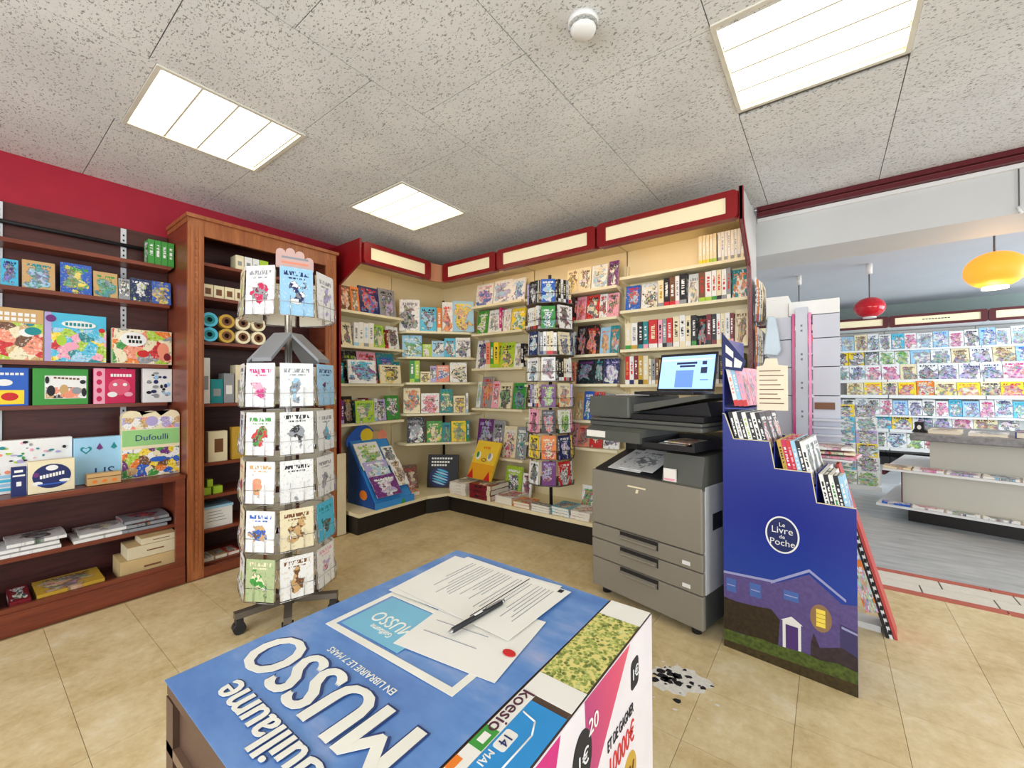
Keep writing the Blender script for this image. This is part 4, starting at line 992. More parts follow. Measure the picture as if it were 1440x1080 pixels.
for k, (s, x, wd, h, cols, lb) in enumerate(((.335, -.07, .24, .27, ('white', 'green', 'lime'), 'white picture book with green landscape, top of blue cardboard easel'), (.20, -.065, .23, .2, ('lilac', 'sky', 'white'), 'grey lilac picture book on the middle of blue cardboard easel'), (.045, -.06, .25, .2, ('purple', 'lilac', 'white'), 'purple picture book with white animal, low on blue cardboard easel'),
        (.34, .133, .12, .2, ('white', 'grey', 'black'), 'white book beside green landscape book on blue cardboard easel'), (.12, .135, .115, .26, ('white', 'cream', 'brown'), 'white animal book beside purple book on blue cardboard easel'))):
    # local position on the slope: s along the slope, lifted by k so overlapping books rest on each other
    ly = s*math.cos(sl)-.022*math.sin(sl)-.016*(2 if k in (2, ) else 1 if k in (1, 4) else 0)*math.sin(sl); lz = .03+s*math.sin(sl)+.014*math.cos(sl)+.016*(2 if k == 2 else 1 if k in (1, 4) else 0)*math.cos(sl)
    wx, wy = EZ.location.x-ly, EZ.location.y+x
    o = inst(BOOK, 'picture_book', (wx, wy, .1705+lz), (-(math.pi/2-sl), 0, R(90)), (wd, .012, h)); paint(o, *cols, .4); tag(o, lb, 'book', 'picture books on the blue easel')
o = put_book(-3.13, 2.60, .1705+.02, .13, .20, .04, R(80), ('salmon', 'orange', 'white'), 'l', 0); o.location.z = .1915; tag(o, 'salmon wrapped packet lying at the foot of blue easel', 'packet')
# card sheet propped between cabinet and wing
o = tag(box(-.012, 0, 0, .012, .078, .66).build('flattened_carton', mat('pale_kraft', (212, 196, 160), .7), None, (-3.25, 1.86, 0)), 'pale flattened carton standing between cabinet and shelving wing', 'carton')
o.location = (-3.18, 1.847, 0)

# ---------------------------------------------------------------- photocopier
CA = math.atan2(-.162, .684)
CP = thing('photocopier', 'grey floor-standing photocopier with paper drawers', 'photocopier', (-1.115, 2.255, 0), CA)
M_CG = mat('copier_grey', (140, 134, 122), .45, 0, .03, 4); M_CG2 = mat('copier_dark_grey', (88, 90, 84), .45); M_CL = mat('copier_light_side', (190, 192, 196), .45)
WD, DP = .66, .56
box(.012, .03, .035, WD-.012, DP, .70).build('body', M_CG2, CP)
box(WD-.03, .028, .205, WD+.002, DP-.02, .72).build('side_cover', M_CL, CP, bevel=.006)
box(WD+.002, .10, .50, WD+.004, .20, .58).build('side_grip', M_DARK, CP)
box(0, 0, .406, WD, .03, .715).build('front_door', M_CG, CP, bevel=.008)
for z0, z1 in ((.319, .402), (.210, .315), (.045, .206)):
    d = box(0, 0, z0, WD, .03, z1).build('drawer', M_CG, CP, bevel=.006)
    h = MB().box(.20, -.004, z1-.045, .43, .001, z1-.002); h.prism([(-.005, z1-.02), (-.022, z1-.026), (-.022, z1-.034), (-.005, z1-.045)], .205, .425, 'x', 1)
    h.build('handle', [M_DARK, M_CG], d)
    if z0 > .1: box(.56, -.003, z0+.018, .60, .001, z0+.036).build('size_window', M_WHITE, d)
for x in (.06, WD-.06):
    for y in (.06, DP-.06): MB().cyl((x, y, 0), (x, y, .045), .024, 12).build('foot', M_DARK, CP)
box(.25, -.002, .655, .36, .001, .663).build('maker_plate', pal('cream'), CP); MB().prism([(.298, .628), (.312, .628), (.318, .648), (.304, .648)], -.002, .001).build('maker_mark', pal('cream'), CP)
# output recess: back wall, corner column, sloped tray
box(.005, .33, .70, WD, DP, .93).build('rear_column', M_DARK, CP)
box(.012, .03, .70, .46, .33, .722).build('output_tray', M_CG, CP)
MB().prism([(.012, .70), (.012, .7235), (.33, .8055), (.33, .70)], .02, .45, 'x').build('inner_slope', M_DARK, CP)
MB().prism([(.008, .70), (-.002, .725), (.03, .862), (.33, .862), (.33, .70)], .455, WD, 'x').build('operation_block', M_CG2, CP)
s = box(.47, -.014, .728, .535, -.004, .79).build('service_sticker', M_PAPER, CP); s.rotation_euler = (R(-12), 0, 0); s.location = (0, .0, 0.004)
s.location = (0, 0.15, .0); s.rotation_euler = (0, 0, 0); s.location = (0, .002, 0)
box(.475, -.0155, .732, .53, -.0142, .742).build('sticker_band', pal('pink'), s)
MB().box(.03, .33, .745, .09, .40, .93).build('column', M_CG2, CP)
MB().prism([(.0, .895), (-.05, .90), (-.05, .955), (.0, .975), (.33, .975), (.33, .895)], .0, .36, 'x').build('control_panel', M_CG2, CP)
MB().box(-.0+.01, -.054, .915, .14, -.0505, .95).build('control_label', M_PAPER, CP)
t_ = MB().box(.36, -.03, .885, WD-.02, .32, .895); t_.box(.36, -.03, .895, .372, .32, .93); t_.box(WD-.032, -.03, .895, WD-.02, .32, .93); t_.box(.372, -.03, .895, WD-.032, -.02, .912); t_.build('bypass_tray', M_DARK, CP)
box(-.01, .0, .976, WD+.002, DP, 1.02).build('scanner_bed', M_CG2, CP, bevel=.006)
box(-.012, -.004, 1.0, WD+.003, DP-.001, 1.006).build('scanner_trim', M_DARK, CP)
box(-.015, .0, 1.024, .26, DP-.02, 1.145).build('document_feeder', M_CG2, CP, bevel=.01)
MB().prism([(.262, 1.024), (WD, 1.024), (WD, 1.05), (.262, 1.05)], .02, DP-.02, 'y').build('feeder_base', M_DARK, CP)
MB().prism([(.262, 1.06), (.262, 1.10), (WD, 1.160), (WD, 1.14)], .04, DP-.06, 'y').build('feeder_tray', M_CG2, CP)
MB().prism([(.262, 1.051), (WD+.0, 1.051), (WD-.02, 1.12), (.262, 1.055)], .10, DP-.10, 'y').build('feeder_core', M_DARK, CP)
CM = Matrix.Translation(CP.location) @ Matrix.Rotation(CA, 4, 'Z')
def cw_(x, y, z): p = CM @ Vector((x, y, z)); return (p.x, p.y, p.z)
for k in range(2):
    o = put_book(*cw_(.20+.02*k, .03+.01*k, .7235+.004*k), .21, .29, .003, CA+.15*k, ('white', 'white', 'grey'), 'l', 0, MAG, 'printed_sheet', 0); o.location = cw_(.20+.07*k, .03+.01*k, .7335+.009*k); o.rotation_euler = (R(-90+14.46), 0, CA)
    o.location.z += .0; tag(o, 'loose white sheets in the copier output tray', 'paper', 'sheets in the copier output tray')
for k in range(3):
    o = put_book(*cw_(.485+.02*k, .0+.01*k, .900+.009*k), .14, .19, .005, CA+.05-.05*k, (('cream', 'red', 'black'), ('grey', 'tan', 'white'), ('white', 'gold', 'red'))[k], 'l', 0, MAG, 'magazine', .7)
    tag(o, 'small colourful magazine lying in the copier bypass tray', 'magazine', 'magazines in the copier bypass tray')
# laptop resting on the document feeder
LP = thing('laptop', 'open black laptop with blue lit screen on top of photocopier', 'laptop', cw_(.41, .16, 1.155), CA)
MB().box(-.17, -.08, 0, .17, .15, .016).build('base', M_DARK, LP, bevel=.003)
MB().box(-.15, -.05, .016, .15, .07, .0175).build('keyboard', M_INK, LP)
sc = bpy.data.objects.new('screen_lid', None); COL.objects.link(sc); sc.parent = LP; sc.location = (0, .148, .018); sc.rotation_euler = (R(-14), 0, 0)
MB().box(-.17, 0, 0, .17, .008, .222).build('bezel', M_DARK, sc, bevel=.003)
MB().box(-.158, -.0012, .012, .158, -.0002, .205).build('display', glow('screen_blue', (150, 188, 246), .95), sc)
b = MB()
for x0, z0, x1, z1, m in ((-.06, .155, .06, .168, 1), (-.04, .138, .05, .150, 1), (-.06, .02, .045, .12, 2), (-.045, .03, .0, .105, 1), (.09, .15, .115, .17, 1), (.085, .10, .12, .135, 1), (-.15, .178, .15, .186, 0), (.085, .06, .13, .066, 2)):
    b.box(x0, -.0018-.0002*m, z0, x1, -.0013, z1, m)
b.build('screen_page', [glow('screen_pale', (196, 216, 250), .95), glow('screen_ink', (40, 46, 78), .6), glow('screen_mid', (96, 132, 206), .8)], sc)
for k in range(2):
    o = put_book(*cw_(.20+.25*k, .12, 1.1465), .21, .27, .004, CA+.1, ('white', 'grey', 'black'), 'l', 0, MAG, 'printed_sheet', .1)
    o.location.z = 1.150+.0*k
    if k: bpy.data.objects.remove(o)
    else: tag(o, 'stray sheet lying on the copier feeder lid', 'paper')

# ---------------------------------------------------------------- blue cardboard book stand
DA = math.atan2(-.054, .476)
DS = thing('book_stand', 'tall blue cardboard book stand printed with house at dusk', 'display', (-.390, 2.140, 0), DA)
DD = .33
M_DB = NT('stand_blue'); g = M_DB.n('ShaderNodeSeparateXYZ'); M_DB.l(M_DB.coord('Generated'), g.inputs[0])
M_DB.base(M_DB.ramp(M_DB.math('ADD', g.outputs[2], M_DB.math('MULTIPLY', M_DB.noise(M_DB.coord(), 5, 3).outputs[0], .05)), [(.22, lin((40, 66, 152))), (.40, lin((22, 58, 156))), (.6, lin((16, 38, 142))), (1, lin((20, 34, 132)))])).set(.35, 0, .5); M_DB = M_DB.m
M_EDGE = mat('raw_card_edge', (226, 214, 180), .7)
prof = [(0, 0), (.479, 0), (.479, .722), (.352, .722), (.335, .842), (.206, .842), (.188, .957), (.045, .957), (.008, 1.07), (0, 1.07)]
for y, nm in ((0, 'side_panel'), (DD, 'side_panel')):
    prof_ = prof if y == 0 else [(min(a, .425 if b < .8 else a), b) for a, b in prof]
    p = MB().prism(prof_, y, y+.006).build(nm, M_DB, DS)
    e = MB()
    for (a, b2) in zip(prof_[2:9], prof_[3:10]):
        d = Vector((b2[0]-a[0], b2[1]-a[1])); n_ = Vector((-d.y, d.x)).normalized()*.003
        e.prism([a, b2, (b2[0]-n_.x, b2[1]-n_.y), (a[0]-n_.x, a[1]-n_.y)], y-.0005, y+.0065)
    e.build('card_edge', M_EDGE, p)
MB().box(0, .006, 0, .006, DD, 1.42).build('back_panel', M_DB, DS)
MB().prism([(.472, .0065), (.478, .0065), (.427, DD-.001), (.421, DD-.001)], 0, .66, 'z').build('front_panel', M_DB, DS)
for z, x0, x1 in ((.66, .355, .425), (.785, .21, .352), (.90, .01, .204), (1.10, .007, .11)):
    MB().prism([(x0, z-.006), (x1, z-.006), (x1, z), (x0, z)], .007, DD-.001).build('tier_shelf', M_DB, DS)
for z0, z1, x in ((.66, .842, .3535), (.785, .957, .206), (.90, 1.07, .0)): 
    if x: MB().box(x-.002, .007, z0, x+.001, DD-.001, z1).build('riser', M_DB, DS)
# header card with white book marks, facing the room
hd = MB().prism([(-.0, 1.28), (.085, 1.265), (.10, 1.31), (.0, 1.45)], -.006, -.001).build('header_card', pal('navy'), DS)
for q in ([(.018, 1.355), (.05, 1.325), (.05, 1.355), (.018, 1.39)], [(.018, 1.29), (.045, 1.285), (.045, 1.31), (.018, 1.33)], [(.052, 1.285), (.08, 1.28), (.088, 1.305), (.055, 1.33)]):
    MB().prism(q, -.0075, -.0062).build('white_mark', pal('white'), hd)
# the printed house, flat layers on the panel that faces the camera
HP = bpy.data.objects.new('house_print', None); COL.objects.link(HP); HP.parent = DS
def pr(poly, m, lay, nm): return MB().prism(poly, -.0006-.0005*lay, -.0001).build(nm, m, HP)
M_BRK = mat('dusk_brick', (92, 78, 136), .5, 0, .16, 60); M_ROOF = mat('dusk_roof', (48, 44, 84), .5); M_LIL = mat('dusk_white', (158, 162, 206), .5)
pr([(0, .06), (.479, .10), (.479, .35), (.43, .34), (.327, .425), (.206, .35), (0, .335)], M_BRK, 0, 'brick_print')
pr([(0, .335), (.206, .352), (.206, .362), (0, .345)], M_LIL, 1, 'eaves_print'); pr([(.19, .345), (.327, .435), (.445, .352), (.445, .362), (.327, .447), (.19, .357)], M_LIL, 2, 'gable_print')
pr([(0, .08), (.215, .09), (.222, .20), (.19, .235), (.12, .225), (.05, .22), (0, .225)], mat('dusk_bush', (52, 40, 22), .6, 0, .4, 60), 1, 'bush_print')
pr([(.425, .10), (.479, .10), (.479, .25), (.425, .262)], mat('dusk_wing', (64, 58, 104), .5), 1, 'wing_print'); pr([(.43, .245), (.479, .235), (.479, .243), (.43, .254)], M_LIL, 2, 'wing_eaves')
pr([(.33, .09), (.479, .095), (.479, .15), (.43, .17), (.36, .14), (.34, .19), (.33, .15)], mat('dusk_shrub', (58, 44, 50), .6, 0, .3, 50), 2, 'shrub_print')
for x0, z0, x1, z1 in ((.012, .258, .052, .318), (.108, .265, .152, .325), (.236, .295, .29, .335)):
    pr(rect(x0, z0, x1, z1), mat('dusk_pane', (74, 106, 176), .4), 2, 'window_print'); pr(rect(x0+.004, (z0+z1)/2-.002, x1-.004, (z0+z1)/2+.002), M_LIL, 3, 'glazing_bar')
pr(ell(.364, .26, .036, .055, 20), mat('lamp_halo', (150, 118, 84), .5), 2, 'halo_print'); pr(rect(.349, .225, .379, .295), mat('lamp_yellow', (252, 226, 92), .4), 3, 'lit_window_print')
for k in range(3): pr(rect(.349, .242+.017*k, .379, .2445+.017*k), mat('lamp_bar', (190, 150, 60)), 4, 'glazing_bar')
pr(rect(.232, .08, .297, .205), pal('white'), 3, 'door_frame_print'); pr(rect(.243, .08, .287, .192), mat('dusk_door', (82, 52, 122), .5), 4, 'door_print'); pr([(.226, .205), (.303, .205), (.264, .23)], pal('white'), 3, 'door_gable')
pr([(0, .0), (.479, .0), (.479, .095), (.42, .104), (.36, .092), (.30, .098), (.22, .09), (.15, .092), (.08, .082), (0, .08)], mat('dusk_hedge', (78, 92, 36), .7, 0, .45, 70), 5, 'hedge_print')
pr([(0, .0), (.479, .0), (.479, .05), (0, .03)], mat('dusk_grass', (66, 54, 26), .7, 0, .3, 60), 6, 'grass_print')
MB().ring(ell(.233, .565, .062, .078, 32), ell(.233, .565, .056, .072, 32), -.003, -.0001).build('logo_ring', pal('white'), HP)
MB().prism(ell(.233, .565, .0555, .0715, 32), -.0012, -.0001).build('logo_field', pal('navy'), HP)
for tx, z, sz in (('Le', .607, .024), ('Livre', .583, .040), ('de', .556, .022), ('Poche', .531, .038)): flat_text(tx, sz, pal('white'), HP, (.233, -.0018, z), TXT, 1, 1)
DM = Matrix.Translation(DS.location) @ Matrix.Rotation(DA, 4, 'Z')
def stand_book(x, y, z, thick, h, wdt, lean, cols, place):
    """spine faces the camera side (-y), cover faces +x; leans back towards -x"""
    p = DM @ Vector((x, y, z))
    o = inst(BOOK, 'paperback', p, (0, 0, 0), (wdt, thick, h))
    # local x (spine at -x) -> +y ; local -y (cover) -> +x
    M3 = Matrix.Rotation(DA, 3, 'Z') @ Matrix.Rotation(R(-lean), 3, 'Y') @ Matrix.Rotation(R(90), 3, 'Z')
    o.rotation_euler = M3.to_euler(); paint(o, *cols, .3)
    tag(o, blabel(cols, 's', place, 'paperback'), 'paperback', f'paperbacks {place}')
T1 = [('black', 'black', 'white'), ('white', 'black', 'grey'), ('black', 'black', 'white'), ('white', 'cream', 'lime'), ('black', 'grey', 'white'), ('white', 'teal', 'black'), ('black', 'red', 'white')]
T2 = [('gold', 'brown', 'black'), ('crimson', 'pink', 'white'), ('red', 'crimson', 'pink'), ('sky', 'teal', 'white'), ('black', 'black', 'white'), ('white', 'black', 'black')]
T3 = [('white', 'black', 'black'), ('black', 'teal', 'white'), ('white', 'black', 'green'), ('black', 'black', 'white'), ('sky', 'blue', 'white')]
T0 = [('white', 'red', 'salmon'), ('sky', 'red', 'white'), ('pink', 'red', 'lilac')]
for col, y in enumerate((.062, .165, .268)):
    for q, c in enumerate(T1): stand_book(.07+.0185*q, y, .908, .0172, .178, .098, 14, c, 'on upper tier of blue stand')
    for q, c in enumerate(T2): stand_book(.256+.0168*q, y, .793, .0158, .178, .098, 12, c, 'on middle tier of blue stand')
    for q, c in enumerate(T3[:5-2*col]): stand_book(.399+.0157*q, y, .668, .0148, .175, .098, 11, c, 'on lowest tier of blue stand')
    for q, c in enumerate(T0): stand_book(.057+.0188*q, y, 1.108, .0175, .178, .098, 12, c, 'at the very back of blue stand')
pc = thing('notice_card', 'cream printed card with rounded tab standing among stand paperbacks', 'notice', tuple(DM @ Vector((.175, .10, 1.088))), DA+R(8))
MB().prism([(-.055, 0), (.065, 0), (.065, .20), (.03, .205), (.025, .235), (-.02, .235), (-.03, .205), (-.055, .20)], 0, .004).build('card', mat('cream_card', (236, 226, 200), .6), pc)
for k in range(8): MB().box(-.045, -.001, .03+.021*k, .05-.012*(k % 3), -.0002, .034+.021*k).build('print_line', pal('brown'), pc)

# ---------------------------------------------------------------- white tower display behind the stand
TW = thing('display_tower', 'white metal display tower with slotted post and pink edge strips', 'display', (-.285, 3.02, 0))
M_TW = mat('cool_white_metal', (200, 203, 214), .4, 0, .02)
M_PK = mat('pink_acrylic', (238, 140, 190), .2)
box(.005, .02, 0, .345, .40, .06).build('plinth', M_TW, TW)
b = MB().box(.135, .0, .06, .195, .03, 1.665)
for k in range(9): b.box(.160, -.001, .16+.17*k, .170, .0, .172+.17*k, 1); b.box(.160, -.001, .19+.17*k, .170, .0, .202+.17*k, 1)
b.build('slotted_post', [M_TW, mat('slot_grey', (120, 122, 130), .6)], TW)
for x, m in ((.118, mat('deep_pink_acrylic', (196, 66, 124), .25)), (.198, M_PK)): box(x, -.004, .75, x+.014, .028, 1.63).build('edge_strip', m, TW)
for x0, x1 in ((.0, .112), (.218, .345)):
    z = .06
    for h in (.40, .38, .30, .17, .17, .17):
        z1 = min(z+h, 1.62); box(x0, .03, z+.002, x1, .40, z1-.003).build('panel', M_TW, TW); z = z1
for k in range(4): box(.212, .005-.01*k, .86+.045*k, .36, .03, .872+.045*k).build('tray_lip', M_TW, TW)
box(.225, .022, 1.06, .32, .029, 1.10).build('photo_label', pal('brown'), TW)
o = tag(box(.10, .036, 0, .345, .30, .085).build('white_box', M_WHITE, None, (-.285, 3.02, 1.622), 0, .003), 'white cardboard box lying on the display tower', 'box', 'white boxes on the tower')
o = tag(box(-.025, .10, 0, .095, .38, .14).build('white_box', M_WHITE, None, (-.285, 3.02, 1.622), 0, .003), 'taller white cardboard box at the back of the display tower', 'box', 'white boxes on the tower')
# magazines hung on the end panel of the wall shelving
HK = thing('magazine_holder', 'wire magazine holder hooked on the shelving end panel', 'magazine holder', (-.385, 3.17, 0))
for z in (1.62, 1.30, 1.0):
    b = MB()
    for y in (.0, .22): b.tube([(.0, y, z+.12), (.0, y, z), (.055, y, z), (.065, y, z+.09)], .002, 5)
    b.tube([(.065, 0, z+.09), (.065, .22, z+.09)], .002, 5); b.tube([(.055, 0, z), (.055, .22, z)], .002, 5)
    b.build('wire_pocket', M_STEEL, HK)
HM = [('white', 'grey', 'black'), ('orange', 'red', 'white'), ('white', 'sky', 'grey'), ('cream', 'tan', 'brown')]
for i, z in enumerate((1.625, 1.305, 1.005)):
    for q in range(4):
        o = put_book(-.376+.011*q, 3.28, z, .2, .29-.012*q, .009, R(90), HM[(q+i) % 4], 'f', 0, MAG, 'magazine', .5)
        o.rotation_euler = (0, R(2), R(90))
        tag(o, f'{HM[(q+i) % 4][0]} magazine with {HM[(q+i) % 4][1]} picture hung in {["highest", "middle", "lowest"][i]} pocket of shelving end', 'magazine', 'magazines hung on the shelving end')
bag = MB().prism([(-.045, .01), (.03, 0), (.05, .03), (.035, .16), (.02, .24), (-.02, .245), (-.03, .15)], 0, .03)
o = tag(bag.build('plastic_bag', mat('pale_blue_bag', (198, 214, 226), .25), None, (-.27, 2.98, 1.38), 0, .008), 'pale blue plastic bag hanging beside the display tower', 'bag')

# leaning boards at the foot of the stand
LB = thing('leaning_rack', 'sloping floor rack of newspapers with red back board', 'newspaper rack', (.255, 2.66, 0), R(-4))
def slope(x0, x1, z1, d0, d1, m, nm): return MB().prism([(x0, 0), (x0+.012, 0), (x1+.012, z1), (x1, z1)], d0, d1).build(nm, m, LB)
slope(-.012, -.225, .80, 0, .15, mat('faded_red_board', (196, 74, 70), .5), 'back_board'); slope(-.028, -.238, .78, -.004, .14, M_WHITE, 'white_board'); slope(-.042, -.248, .77, -.006, .13, M_DARK, 'front_board')
for k in range(22): MB().box(-.034-.0096*k, -.006, .02+.035*k, -.022-.0096*k, -.0042, .04+.035*k).build('edge_slot', M_INK, LB)
MB().box(-.20, .03, 0, -.06, .13, .03).build('foot_board', M_WHITE, LB)
for k, (z0, z1, cols, lb) in enumerate(((.42, .74, ('white', 'black', 'grey'), 'white newspaper clipped high on the sloping floor rack'), (.26, .56, ('sky', 'blue', 'white'), 'sky blue comic clipped midway on the sloping floor rack'), (.12, .36, ('orange', 'salmon', 'white'), 'orange comic clipped low on the sloping floor rack'))):
    p = Vector((.255, 2.66, 0)); zc = z0
    x = -.062-.27*zc
    o = inst(MAG, 'newspaper', (p.x+x, p.y-.016-.012*k, zc), (0, 0, 0), (.05, .005, z1-z0)); M3 = Matrix.Rotation(R(-15), 3, 'Y'); o.rotation_euler = M3.to_euler()
    paint(o, *cols, .8); tag(o, lb, 'newspaper', 'papers on the sloping floor rack')
for k in range(3):
    o = put_book(.03, 2.70+.0*k, .83+.022*k, .16, .2, .011, R(-10+12*k), (('pink', 'red', 'white'), ('cream', 'tan', 'red'), ('white', 'pink', 'black'))[k], 'l', 0, MAG, 'leaflet', .6)
    tag(o, f'{("pink", "cream", "white")[k]} leaflet fanned on top of the sloping floor rack', 'leaflet', 'leaflets on the sloping floor rack')
MB().box(-.30, .02, .812, -.16, .26, .822).build('top_tray', M_WHITE, LB)

# torn sticker on the floor before the copier
st = thing('floor_sticker', 'torn white floor sticker with black blotches before the photocopier', 'sticker', (-.495, 1.775, .0003), .3)
def blob(cx, cy, r, n, jag):
    return [(cx+r*(1+random.uniform(-jag, jag))*math.cos(2*math.pi*i/n), cy+.75*r*(1+random.uniform(-jag, jag))*math.sin(2*math.pi*i/n)) for i in range(n)]
MB().prism([(.11*(1+.16*math.sin(3*a+1)+.10*math.sin(7*a)+.06*math.sin(13*a+2))*math.cos(a), .085*(1+.16*math.sin(2*a)+.10*math.sin(8*a+1)+.06*math.sin(17*a))*math.sin(a)) for a in [2*math.pi*i/72 for i in range(72)]], 0, .0004, 'z').build('white_patch', mat('worn_sticker', (232, 230, 222), .6, 0, .1, 60), st)
for k in range(26): MB().prism(blob(random.gauss(0, .05), random.gauss(0, .035), random.uniform(.004, .022), 9, .4), .0004, .0007, 'z').build('blotch', M_INK, st)
for k in range(24): MB().prism(blob(random.gauss(0, .10), random.gauss(0, .08), random.uniform(.003, .008), 7, .4), .0, .0004, 'z').build('flake', mat('worn_sticker', (232, 230, 222)), st)

# ---------------------------------------------------------------- table in front with posters and papers
TX0, TX1, TY0, TY1, TZ_ = -.785, -.272, .187, .80, .766
M_TB = mat('brown_laminate', (82, 60, 48), .45, 0, .08, 5)
TB = thing('display_table', 'low brown box table covered with posters', 'table', (TX0, TY0, 0))
tw, td = TX1-TX0, TY1-TY0
b = MB().box(.008, .008, .0, tw-.008, td-.008, TZ_-.02); b.build('body', M_TB, TB)
box(0, 0, TZ_-.02, tw, td, TZ_).build('table_top', M_TB, TB, bevel=.004)
box(.0, .0, TZ_-.10, tw, .0078, TZ_-.085).build('side_moulding', mat('brown_moulding', (112, 88, 70), .4), TB)
box(.0, .0, .0, .03, .0078, TZ_-.021).build('corner_post', M_TB, TB)
# blue author poster
M_PB = NT('poster_sky'); nz = M_PB.noise(M_PB.coord('Object', (1.2, 2.6, 1)), 3.2, 5, .6)
M_PB.base(M_PB.ramp(nz.outputs[0], [(.30, lin((70, 116, 188))), (.52, lin((98, 144, 206))), (.64, lin((140, 164, 212))), (.76, lin((200, 188, 214)))])).set(.32, 0, .5); M_PB = M_PB.m
PS = thing('poster', 'large sky blue author poster with white capitals lying on table', 'poster', (TX0-.002, TY0-.002, TZ_+.0005))
pw, ph = .432, .612
vs = []; n = 12; pb = MB(); fs = []
for j in range(n+1):
    for i in range(n+1):
        x = pw*i/n; y = ph*j/n; vs.append((x, y+(.006*math.sin(9*x) if j == n else 0), .0012+.0009*math.sin(14*x+5*y)*math.sin(9*y)))
fs = [(j*(n+1)+i, j*(n+1)+i+1, (j+1)*(n+1)+i+1, (j+1)*(n+1)+i) for j in range(n) for i in range(n)]
pb.add(vs, fs); po = pb.build('sheet', M_PB, PS); so = po.modifiers.new('thick', 'SOLIDIFY'); so.thickness = .0006
UPT = (0, 0, math.pi); ZT = .0030
def dpos(x, y): return (x-PS.location.x, y-PS.location.y)
def ptext(t, x, y, size, sx, m, nm='lettering', dz=0, bold=0): return flat_text(t, size, m, PS, (*dpos(x, y), ZT+dz), UPT, sx, 1, .0003, 'CENTER', nm, 0, bold)
M_TXT = mat('poster_white', (240, 238, 226), .4)
M_SHD = mat('poster_navy_edge', (40, 62, 120), .5)
for m, ox, oy, dz in ((M_SHD, -.006, .0035, 0), (M_SHD, .006, .0035, .0001), (M_TXT, -.0035, 0, .0006), (M_TXT, 0, 0, .0007), (M_TXT, .0035, 0, .0008)):
    ptext('MUSSO', -.578+ox, .315+oy, .122, .93, m, 'large_lettering', dz); ptext('Guillaume', -.570+ox*.5, .232+oy*.6, .066, .96, m, 'lettering', dz)
ptext('EN LIBRAIRIE LE 7 MARS', -.575, .372, .017, .95, M_TXT)
b = MB(); b.ring([dpos(-.735, .405), dpos(-.42, .415), dpos(-.42, .565), dpos(-.735, .555)], [dpos(-.722, .418), dpos(-.433, .428), dpos(-.433, .552), dpos(-.722, .542)], .0024, .0030, 'z'); b.build('white_frame', M_TXT, PS)
MB().prism([dpos(-.715, .425), dpos(-.56, .43), dpos(-.56, .545), dpos(-.715, .538)], .0022, .0028, 'z').build('book_picture', mat('poster_aqua', (120, 186, 214), .4), PS)
ptext('MUSSO', -.635, .48, .042, .8, M_TXT, 'small_lettering', .0002); ptext('Guillaume', -.635, .452, .018, .8, M_TXT, 'small_lettering', .0002)
ptext('calmann', -.60, .772, .012, 1, M_TXT); MB().prism([dpos(*p) for p in ell(-.545, .768, .010, .008, 14)], .0024, .0032, 'z').build('red_mark', pal('red'), PS)
# papers and pen
def sheet(cx, cy, wd, ln, rz, z, label, lines, group=None, curl=.004):
    e = thing('paper_sheet', label, 'paper', (cx, cy, z), rz, group); n = 8
    vs = [(wd*(i/n-.5), ln*(j/n-.5), .0004+curl*max(0, (i/n-.8)*2)**2*(1 if j < n*.6 else .3)) for j in range(n+1) for i in range(n+1)]
    m = MB(); m.add(vs, [(j*(n+1)+i, j*(n+1)+i+1, (j+1)*(n+1)+i+1, (j+1)*(n+1)+i) for j in range(n) for i in range(n)]); o = m.build('sheet', M_PAPER, e)
    so = o.modifiers.new('thick', 'SOLIDIFY'); so.thickness = .0004
    for k in range(lines):
        y = ln*.40-k*ln*.8/max(1, lines); w2 = wd*random.uniform(.22, .42) if k % 6 != 5 else 0
        if w2: MB().box(-wd*.40, y-.0011, .0008, -wd*.40+2*w2*.95, y+.0004, .0014).build('print_line', mat('print_grey', (140, 136, 130), .7), e)
    return e
# long side of the sheets runs along x; text reads along +y
z0 = TZ_+.0042
sheet(-.50, .545, .2, .18, R(8), z0-.0008, 'white leaflet under the printed sheets on blue poster', 4, 'papers on the poster')
e = sheet(-.600, .665, .213, .30, R(-90)+R(4), z0+.0012, 'lower printed sheet under the pen on blue poster', 0, 'papers on the poster')
e = sheet(-.578, .665, .21, .297, R(-90)-R(1), z0+.003, 'upper printed form with dense lines under the black pen', 26, 'papers on the poster', .005)
MB().box(-.10, .125, .001, -.088, .135, .0017).build('form_stamp', M_INK, e); MB().box(-.10, .045, .001, .09, .0468, .0016).build('rule_line', M_INK, e)
pn = thing('pen', 'black ballpoint pen lying on the printed form', 'pen', (-.516, .578, TZ_+.0135), math.atan2(.123, .009))
MB().cyl((-.062, 0, 0), (.062, 0, 0), .0048, 10).build('barrel', M_DARK, pn); MB().cyl((-.074, 0, 0), (-.062, 0, 0), .0008, 8, 0, .0045).build('tip', M_STEEL, pn)
MB().cyl((.062, 0, 0), (.07, 0, 0), .0032, 8).build('button', M_STEEL, pn); MB().box(.02, -.0012, .0045, .06, .0012, .0062).build('clip', M_STEEL, pn); MB().box(-.01, -.002, .0043, .01, .002, .0052).build('print', pal('white'), pn)
o = tag(MB().prism(ell(0, 0, .012, .008, 12), 0, .001, 'z').build('red_tab', pal('red'), None, (-.412, .535, z0+.0015)), 'red paper tab sticking out under the printed sheets', 'tab')
